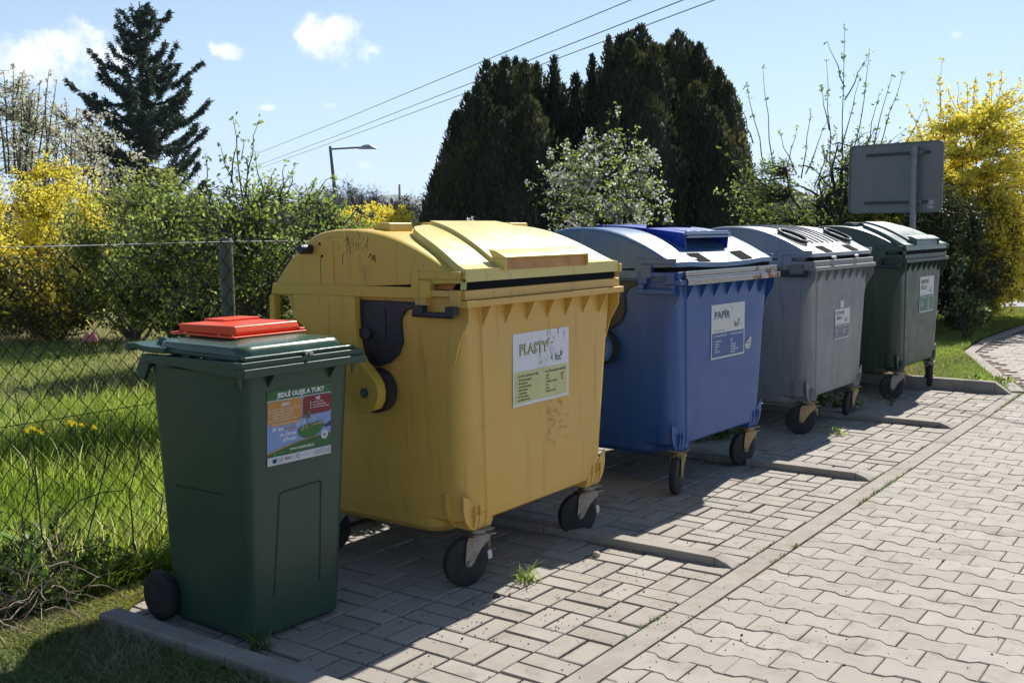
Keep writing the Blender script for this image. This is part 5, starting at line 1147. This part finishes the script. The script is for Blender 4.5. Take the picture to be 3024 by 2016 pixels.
def patch_tint(P, seed, f=.8, base=.5, amp=.5, r=None): return np.clip(np.array([base+amp*mnoise.noise(Vector((p[0]*f+seed, p[1]*f, 0))) for p in P])+r.normal(0, .16, len(P)), 0, 1)
L_long = leafmat('long_grass_blades', [(0, (.10, .15, .02)), (.4, (.22, .32, .035)), (.75, (.36, .46, .07)), (.92, (.48, .48, .14)), (1, (.56, .50, .28))], .6, .55)
L_lawn = leafmat('lawn_blades', [(0, (.46, .40, .24)), (.35, (.34, .34, .14)), (.7, (.26, .34, .07)), (1, (.38, .45, .10))], .5, .6)
L_dry = leafmat('dry_verge_blades', [(0, (.38, .34, .23)), (.35, (.22, .22, .11)), (.6, (.14, .20, .06)), (1, (.22, .32, .09))], .4, .7)
L_isl = leafmat('verge_blades', [(0, (.30, .24, .12)), (.3, (.20, .20, .05)), (.6, (.20, .28, .04)), (1, (.30, .38, .06))], .5, .6)
r = rng(100)
P = polar(r, 70000, 30, 72, 4.3, 9.8, -.01, 1.1); P = P[P[:, 1] > 2.14]
hh = np.clip(1.15-.11*(P[:, 1]-3), .4, 1.0); t_ = patch_tint(P, 3, 1.1, .50, .65, r)
blades('long_grass', P, r, .23*hh*(1+1.0*(t_-.5)), .0072, .34, L_long, t_, 'tall fresh green grass just behind the wire fence')
P = polar(r, 100000, 30, 72, 8.0, 20, -.01, 1.0); P = P[(P[:, 1] > 2.2)]
blades('garden_lawn', P, r, .10, .014, .8, L_lawn, patch_tint(P, 9, .35, .45, .75, r), 'patchy lawn with dry tufts further back in the garden')
P = np.column_stack([r.uniform(-2.5, -.9, 16000), 1.80+np.abs(r.normal(0, .11, 16000))-.13*r.random(16000), np.full(16000, .0)]); P = P[(P[:, 1] > 1.76+.09*np.sin(P[:, 0]*7)) | (P[:, 0] < -1.97)]
blades('moss_patch', P, r, .035, .006, 1.1, leafmat('moss_blades', [(0, (.16, .17, .04)), (.5, (.28, .30, .06)), (1, (.42, .42, .12))], .4, .7), r.random(len(P)), 'yellowish moss and grass creeping over the corner behind the small bin', cat='moss')
def in_verge(P):
    y = np.interp(P[:, 0], [5.98]+[e[0] for e in EDGE], [-.02]+[e[1] for e in EDGE])+.07
    return P[(P[:, 1] > y)]
P = np.column_stack([r.uniform(6.0, 16.2, 60000), r.uniform(-.0, 2.6, 60000), np.full(60000, .01)]); P = in_verge(P)
blades('verge_grass', P, r, .065, .008, .9, L_isl, patch_tint(P, 5, 1.3, .55, .7, r), 'short yellowish green grass verge beyond the last container')
P = np.column_stack([r.uniform(-3.9, XD[0]-.01, 52000), r.uniform(-1.6, 1.98, 52000), np.full(52000, .0)])
blades('front_verge_grass', P, r, .05, .005, 1.2, L_dry, patch_tint(P, 15, 2.2, .45, .7, r), 'dry matted grass in the shade in front of the small bin')
P = np.column_stack([r.uniform(-4.5, 6.2, 26000), 1.985+np.abs(r.normal(0, .14, 26000)), np.full(26000, .0)])
blades('fence_foot_grass', P, r, .13, .007, .9, L_long, patch_tint(P, 25, 1.8, .4, .6, r), 'rough grass and moss along the foot of the fence')
# broad leaved weeds at the fence
L_weed = leafmat('weed_leaves', [(0, (.035, .07, .015)), (.5, (.08, .15, .03)), (1, (.22, .28, .08))], .45)
def weed(name, label, x, y, rad, h, n, ll, lw, seed, z=0, mt=None, up=.3, group=None):
    r = rng(seed); root = empty(name, (x, y, z), 0, label, 'plant', group); mb = MB(); LP = []
    for k in range(max(3, n//9)):
        a = r.uniform(0, 2*PI); q = rad*r.random()**.5; t = np.array([q*math.cos(a), q*math.sin(a), h*r.uniform(.4, 1)*(1-.5*q/rad)]); mb.tube([(t[0]*.2, t[1]*.2, -.01), (t[0]*.6, t[1]*.6, t[2]*.6), tuple(t)], [.003, .002, .001], 4); f = r.uniform(.2, 1.05, 9)[:, None]; LP.append(t*f+r.normal(0, ll*.35, (9, 3)))
    mb.build('stems', M_bark, root); LP = np.vstack(LP); LP[:, 2] = np.maximum(LP[:, 2], .008); mesh_np('leaves', leaf_quads(LP, r, ll, lw, (0, 0, 1), up), 4, mt or L_weed, root, r.random(len(LP)))
    return root
weed('nettle_plant', 'leafy nettles at the foot of the fence at the far left edge', -2.42, 2.12, .26, .34, 260, .045, .03, 201)
weed('nettle_plant', 'low leafy weed under the fence left of the small bin', -2.02, 2.10, .24, .24, 240, .04, .028, 202)
weed('nettle_plant', 'small leafy weed right behind the wheel of the small bin', -1.68, 2.14, .22, .26, 420, .038, .027, 203)
weed('nettle_plant', 'tall leafy nettle against the mesh at the left edge, above the dry tangle', -2.12, 2.28, .26, .52, 1100, .042, .03, 221)
weed('nettle_plant', 'dense leafy weed between the dry tangle and the dock leaf', -1.82, 2.30, .24, .38, 800, .038, .028, 222)
weed('bramble_tangle', 'dark bramble leaves in the lower left corner by the fence', -2.72, 2.05, .26, .26, 240, .04, .03, 204)
weed('weed', 'weedy tuft in the shade behind the small bin and the yellow container', -.95, 1.88, .22, .12, 170, .03, .02, 205)
weed('weed', 'weed growing behind the kerb under the yellow container', .15, 1.92, .34, .13, 240, .03, .02, 206)
weed('weed', 'broad leaved weed in the shadow between the blue and grey containers', 2.62, 1.25, .20, .13, 90, .09, .035, 207)
weed('weed', 'small bright weed in the paving joint before the grey container', 3.23, .60, .055, .05, 36, .035, .014, 208, mt=L_apple)
weed('weed', 'weeds spreading from the back kerb behind the grey container wheels', 2.95, 1.6, .35, .14, 200, .05, .03, 209)
weed('weed', 'weeds in the shade between the grey and green containers', 4.45, 1.15, .4, .12, 240, .05, .03, 210)
weed('weed', 'thin upright weed beside the front wheel of the green container', 4.72, .66, .05, .13, 30, .03, .02, 211)
weed('nettle_plant', 'tall grassy nettle clump in shade right of the green container', 8.6, 2.05, .35, .45, 300, .10, .03, 212)
weed('weed', 'fresh leafy weeds on the corner of the grass verge behind the end kerb', 6.45, .28, .30, .09, 300, .045, .03, 213, mt=L_apple)
plant('shading_overgrowth', 'dark overgrowth along the fence, enlarged to shade the ground behind the containers', 'shrub', (2.6, 2.2, 0), [(-2.9, -.22, .45, .8, .20, .55), (-1.5, -.24, .55, 1.3, .24, .70), (.6, -.10, .5, 1.3, .30, .65), (2.6, -.10, .5, 1.2, .30, .6)], 1250, 28, .05, .035, L_dark, M_barkd, 230, stems=14, r0=.012, gap=-.5, crooked=.15, leaf_from=0, reach=.6, clump=.05)  # mostly hidden growth, added and enlarged to keep sun off the ground behind
def tufts():
    r = rng(300); spots = [(-.62, .665, .06, .05, 'bright green grass tuft on the sunny paving near the yellow container wheel', 60, .075), (4.12, .45, .03, .03, 'tiny weed tuft on the third bay divider, nearer the shade', 16, .03), (4.0, .26, .03, .03, 'tiny weed tuft on the third bay divider, in the middle', 14, .03), (3.93, .10, .02, .03, 'tiny weed tuft on the third bay divider by the flush strip', 12, .03), (-1.78, 1.03, .05, .05, 'grass tuft growing from the joint at the corner of the small bin', 30, .09)]
    for i, (x, y, q, h, lb, n, L) in enumerate(spots):
        root = empty('grass_tuft', (x, y, 0), 0, lb, 'plant', 'weed tufts in the paving'); P = np.column_stack([r.normal(0, q*.45, n), r.normal(0, q*.45, n), np.zeros(n)])
        blades('leaves', P, r, L, .007, 1.6, L_apple if i == 0 else L_weed, r.random(n), parent=root)
        mb = MB()
        for k in range(4): mb.tube([(0, 0, -.005), (r.normal(0, q*.3), r.normal(0, q*.3), L*.3)], [.002, .001], 4)
        mb.build('stems', M_bark, root)
tufts()
def joint_weeds():
    r = rng(310); P = []
    for k in range(1500):
        u = r.random()
        if u < .5: x = r.uniform(-3, 6); y = -.106+r.normal(0, .003) if r.random() < .7 else r.normal(0, .003)
        elif u < .8: i = r.integers(0, 4); x = XD[i]-.004+r.normal(0, .006); y = r.uniform(.1, 1.9)
        else: i = r.integers(0, 5); b = EDGE[i]; c = EDGE[i+1 if i < 5 else i]; t = r.random(); x = b[0]+(c[0]-b[0])*t; y = b[1]+(c[1]-b[1])*t+r.choice([-.08, .06])
        if mnoise.noise(Vector((x*1.7, y*3, 0))) < .12: continue
        for j in range(r.integers(2, 7)): P.append((x+r.normal(0, .008), y+r.normal(0, .004), -.004))
    P = np.array(P); blades('joint_moss', P, r, .022, .004, 1.4, L_dry, np.clip(r.normal(.7, .2, len(P)), 0, 1), 'moss and tiny grass in the paving joints', cat='moss')
joint_weeds()
def dock():
    root = empty('dock_plant', (-1.83, 2.22, 0), 0, 'large pointed dock leaf standing in the grass behind the fence', 'plant'); mb = MB(); m = leafmat('dock_leaf', [(0, (.10, .22, .02)), (1, (.13, .26, .03))], .5)
    for ang, L, w, el in ((R(150), .34, .045, 1.0), (R(60), .22, .035, .8), (R(-20), .2, .035, .9), (R(100), .26, .04, 1.1)):
        rows = []
        for i in range(9):
            t = i/8; ww = w*math.sin(PI*min(1, .08+t*.92))**.8*(1.1-.5*t); c = Vector((math.cos(ang)*L*t*math.cos(el*(1-.3*t)), math.sin(ang)*L*t*math.cos(el*(1-.3*t)), L*math.sin(el)*(t-.35*t*t)*1.3+.05)); sd = Vector((-math.sin(ang), math.cos(ang), 0)); rows.append([c-sd*ww+Vector((0, 0, .01)), c, c+sd*ww+Vector((0, 0, .01))])
        vs = [p for q in rows for p in q]; mb.add(vs, [(3*i+j, 3*i+j+1, 3*i+4+j, 3*i+3+j) for i in range(8) for j in (0, 1)])
    mb.build('leaves', m, root); 
dock()
def flowers():
    r = rng(320); y = leafmat('dandelion_yellow', [(0, (.85, .68, .02)), (1, (.9, .75, .03))], .3)
    spots = [(75, 986), (92, 992), (160, 972), (172, 975), (190, 978), (215, 983), (60, 990)]
    for i, (px, py) in enumerate(spots):
        o, v = CAM, ray(px, py); t = (2.9+.12*i-o.y)/v.y; p = o+v*t; root = empty('dandelion', (p.x, p.y, 0), 0, 'yellow dandelion in the tall grass behind the fence', 'flower', 'dandelions in the grass')
        mb = MB(); mb.tube([(0, 0, 0), (.004, 0, p.z*.5), (0, 0, p.z)], .0018, 4); mb.build('stem', L_weed, root)
        n = 40; c = np.tile([0, 0, p.z], (n, 1)); mesh_np('flower_head', leaf_quads(c, r, .021, .006, (0, 0, 1), .5), 4, y, root, r.random(n))
    pk = leafmat('tulip_pink', [(0, (.55, .16, .22)), (1, (.65, .28, .32))], .3)
    for i in range(7):
        p = at_dist(192+i*4.5, 762+(i % 3)*3, 13.2); root = empty('tulip', (p.x, p.y, 0), 0, 'pink tulip at the foot of the hedge', 'flower', 'pink tulips by the hedge'); z = .2+.03*(i % 3)
        mb = MB(); mb.tube([(0, 0, 0), (0, 0, z)], .004, 4); mb.build('stem', L_weed, root); mb = MB(); mb.lathe((0, 0, z), (0, 0, 1), [(0, .008), (.02, .026), (.045, .028), (.065, .018)], 8); mb.build('flower_head', flat((.55, .2, .25)), root)
flowers()
def dry_stems():
    r = rng(330); m = mat('dry_stem', (.46, .36, .25), .8, (.22, .16, .11), 12); root = empty('dry_vine', (-2.05, 1.99, 0), 0, 'tangle of pale dry stems at the foot of the fence in the lower left corner', 'plant'); mb = MB()
    for k in range(90):
        a = r.uniform(-.35, .16); z = r.uniform(.0, .20); p = np.array([a, r.normal(-.03, .07), z]); d = unit(r.normal(size=3)*[1, .5, .6]); pts = [p]
        for i in range(6): d = unit(d+r.normal(0, .35, 3)+[0, 0, -.05]); p = p+d*r.uniform(.02, .06); p[2] = max(.004, p[2]); pts.append(p)
        mb.tube([tuple(q) for q in pts], r.uniform(.001, .0028), 4)
    mb.build('stems', m, root)
    dk = mat('climbing_stem', (.05, .04, .032), .8, (.14, .10, .08), 15); root = empty('climbing_stem', (-2.2, 2.04, 0), 0, 'thin dark creeper stems climbing the mesh left of the small bin', 'plant'); mb = MB()
    for pts in ([(305, 1260), (300, 1200), (297, 1130), (318, 1040), (308, 985), (318, 930)], [(365, 1180), (372, 1140), (352, 1115), (328, 1090), (315, 1040), (322, 985)], [(120, 1300), (95, 1230), (85, 1120), (60, 1010), (35, 900)], [(200, 1230), (235, 1100), (255, 1000), (258, 960)], [(40, 1330), (60, 1240), (50, 1180), (85, 1060)], [(150, 1190), (180, 1150), (235, 1130), (280, 1125)], [(110, 1330), (160, 1270), (230, 1250), (290, 1265)]):
        q = []
        for px, py in pts: v = ray(px, py); t = (2.035-CAM.y)/v.y; p = CAM+v*t; q.append((p.x+2.2, p.y-2.04+r.normal(0, .008), max(0, p.z)))
        mb.tube(q, [.0035-.002*i/len(q) for i in range(len(q))], 5)
    mb.build('stems', dk, root)
dry_stems()
def litter():
    r = random.Random(9)
    p = at_dist(1370, 1276, 1); v = ray(1370, 1277); t = -CAM.z/v.z; p = CAM+v*t; bm = MB(); bm.loft([[(.022*a*math.cos(2*PI*k/10)*(1+.15*math.sin(k*2.1)), .017*a*math.sin(2*PI*k/10), z) for k in range(10)] for z, a in ((0, .7), (.006, 1), (.014, .95), (.021, .6), (.024, .2))])
    o = bm.build('pebble', mat('pebble', (.40, .33, .25), .8, (.30, .24, .18), 40), angle=60); o.location = (p.x, p.y, 0); tag(o, 'pale rounded pebble at the shadow edge right of the yellow container', 'stone')
    mb = MB()
    for i in range(1500):
        x = r.uniform(-2.2, 6.5) if r.random() < .6 else r.gauss(-.9, .7); y = r.uniform(-1.6, 1.7) if r.random() < .5 else r.gauss(.35, .4); s = r.uniform(.001, .0032)*(1.6 if r.random() < .08 else 1); a = r.uniform(0, PI)
        mb.loft([[(x+s*w*math.cos(a+2*PI*k/5), y+s*w*math.sin(a+2*PI*k/5), z) for k in range(5)] for z, w in ((-.002, 1), (s*.6, .9), (s*.9, .4))])
    tag(mb.build('grit', mat('grit', (.05, .035, .03), .9, (.10, .06, .04), 60), angle=0), 'scattered dark grit and crumbs on the paving', 'grit', kind='stuff')
    mb = MB()
    for x0 in XD[:4]:
        for i in range(260):
            x = x0-.012+r.gauss(0, .010); y = r.uniform(.12, 1.9); s = r.uniform(.002, .005); mb.loft([[(x+s*w*math.cos(2*PI*k/5), y+s*w*math.sin(2*PI*k/5), z) for k in range(5)] for z, w in ((-.006, 1), (s*.5, .9), (s*.9, .4))])
    tag(mb.build('gravel', mat('gravel', (.10, .09, .08), .9, (.25, .22, .19), 80), angle=0), 'fine gravel gathered along the bay dividers', 'gravel', kind='stuff')
    rr = rng(340); n = 420; P = np.column_stack([rr.normal(-.6, 1.5, n), rr.uniform(.02, 1.9, n), np.full(n, .002)]); P = np.vstack([P, np.column_stack([rr.uniform(-1.8, 6, 500), 1.85+rr.normal(0, .09, 500), np.full(500, .004)]), np.column_stack([rr.uniform(6.0, 6.1, 60), rr.uniform(.1, 1.8, 60), np.full(60, .004)])])
    P = P[P[:, 0] > -1.85]; a = rr.uniform(0, 2*PI, len(P)); L = rr.uniform(.004, .014, len(P))[:, None]; u = np.column_stack([np.cos(a), np.sin(a), rr.uniform(-.15, .15, len(P))]); v = np.column_stack([-np.sin(a), np.cos(a), rr.uniform(-.3, .3, len(P))])
    q = np.stack([P-u*L, P-v*L*.35, P+u*L, P+v*L*.35], 1).reshape(-1, 3); q[:, 2] = np.maximum(q[:, 2], .001)
    tag(mesh_np('leaf_litter', q, 4, leafmat('litter_flakes', [(0, (.10, .05, .025)), (.5, (.20, .11, .05)), (.85, (.32, .24, .14)), (1, (.05, .03, .02))], .1, .8), None, rr.random(len(P))), 'small brown dry leaf flakes scattered on the paving', 'leaf litter', kind='stuff')
    for px, py, lb in ((1140, 1372, 'black shard of plastic on the paving at the shadow edge'), (2296//1, 1690//1, None)):
        if not lb: continue
        v = ray(px, py); t = -CAM.z/v.z; p = CAM+v*t; mb = MB(); mb.add([(-.02, 0, 0), (.018, -.012, .0), (.022, .01, .002), (0, .0, .022), (-.006, .014, .004)], [(0, 1, 3), (1, 2, 3), (2, 4, 3), (4, 0, 3), (0, 4, 2, 1)]); o = mb.build('plastic_shard', M_black, angle=0); o.location = (p.x, p.y, .002); tag(o, lb, 'litter')
litter()

# ------------------------------------------------------------------ air
def haze():
    mb = MB(); mb.box(-5200, 5200, -5200, 5200, -1.1, 330); m = bpy.data.materials.new('haze'); m.use_nodes = True; nt = m.node_tree; nt.nodes.clear()
    out = nt.nodes.new('ShaderNodeOutputMaterial'); v = nt.nodes.new('ShaderNodeVolumePrincipled'); v.inputs['Color'].default_value = (.80, .90, 1, 1); v.inputs['Density'].default_value = .00012; v.inputs['Anisotropy'].default_value = .2
    nt.links.new(v.outputs[0], out.inputs['Volume']); o = mb.build('haze', m, angle=0); tag(o, 'thin pale air that turns the far hills blue', 'haze', kind='stuff')
haze()
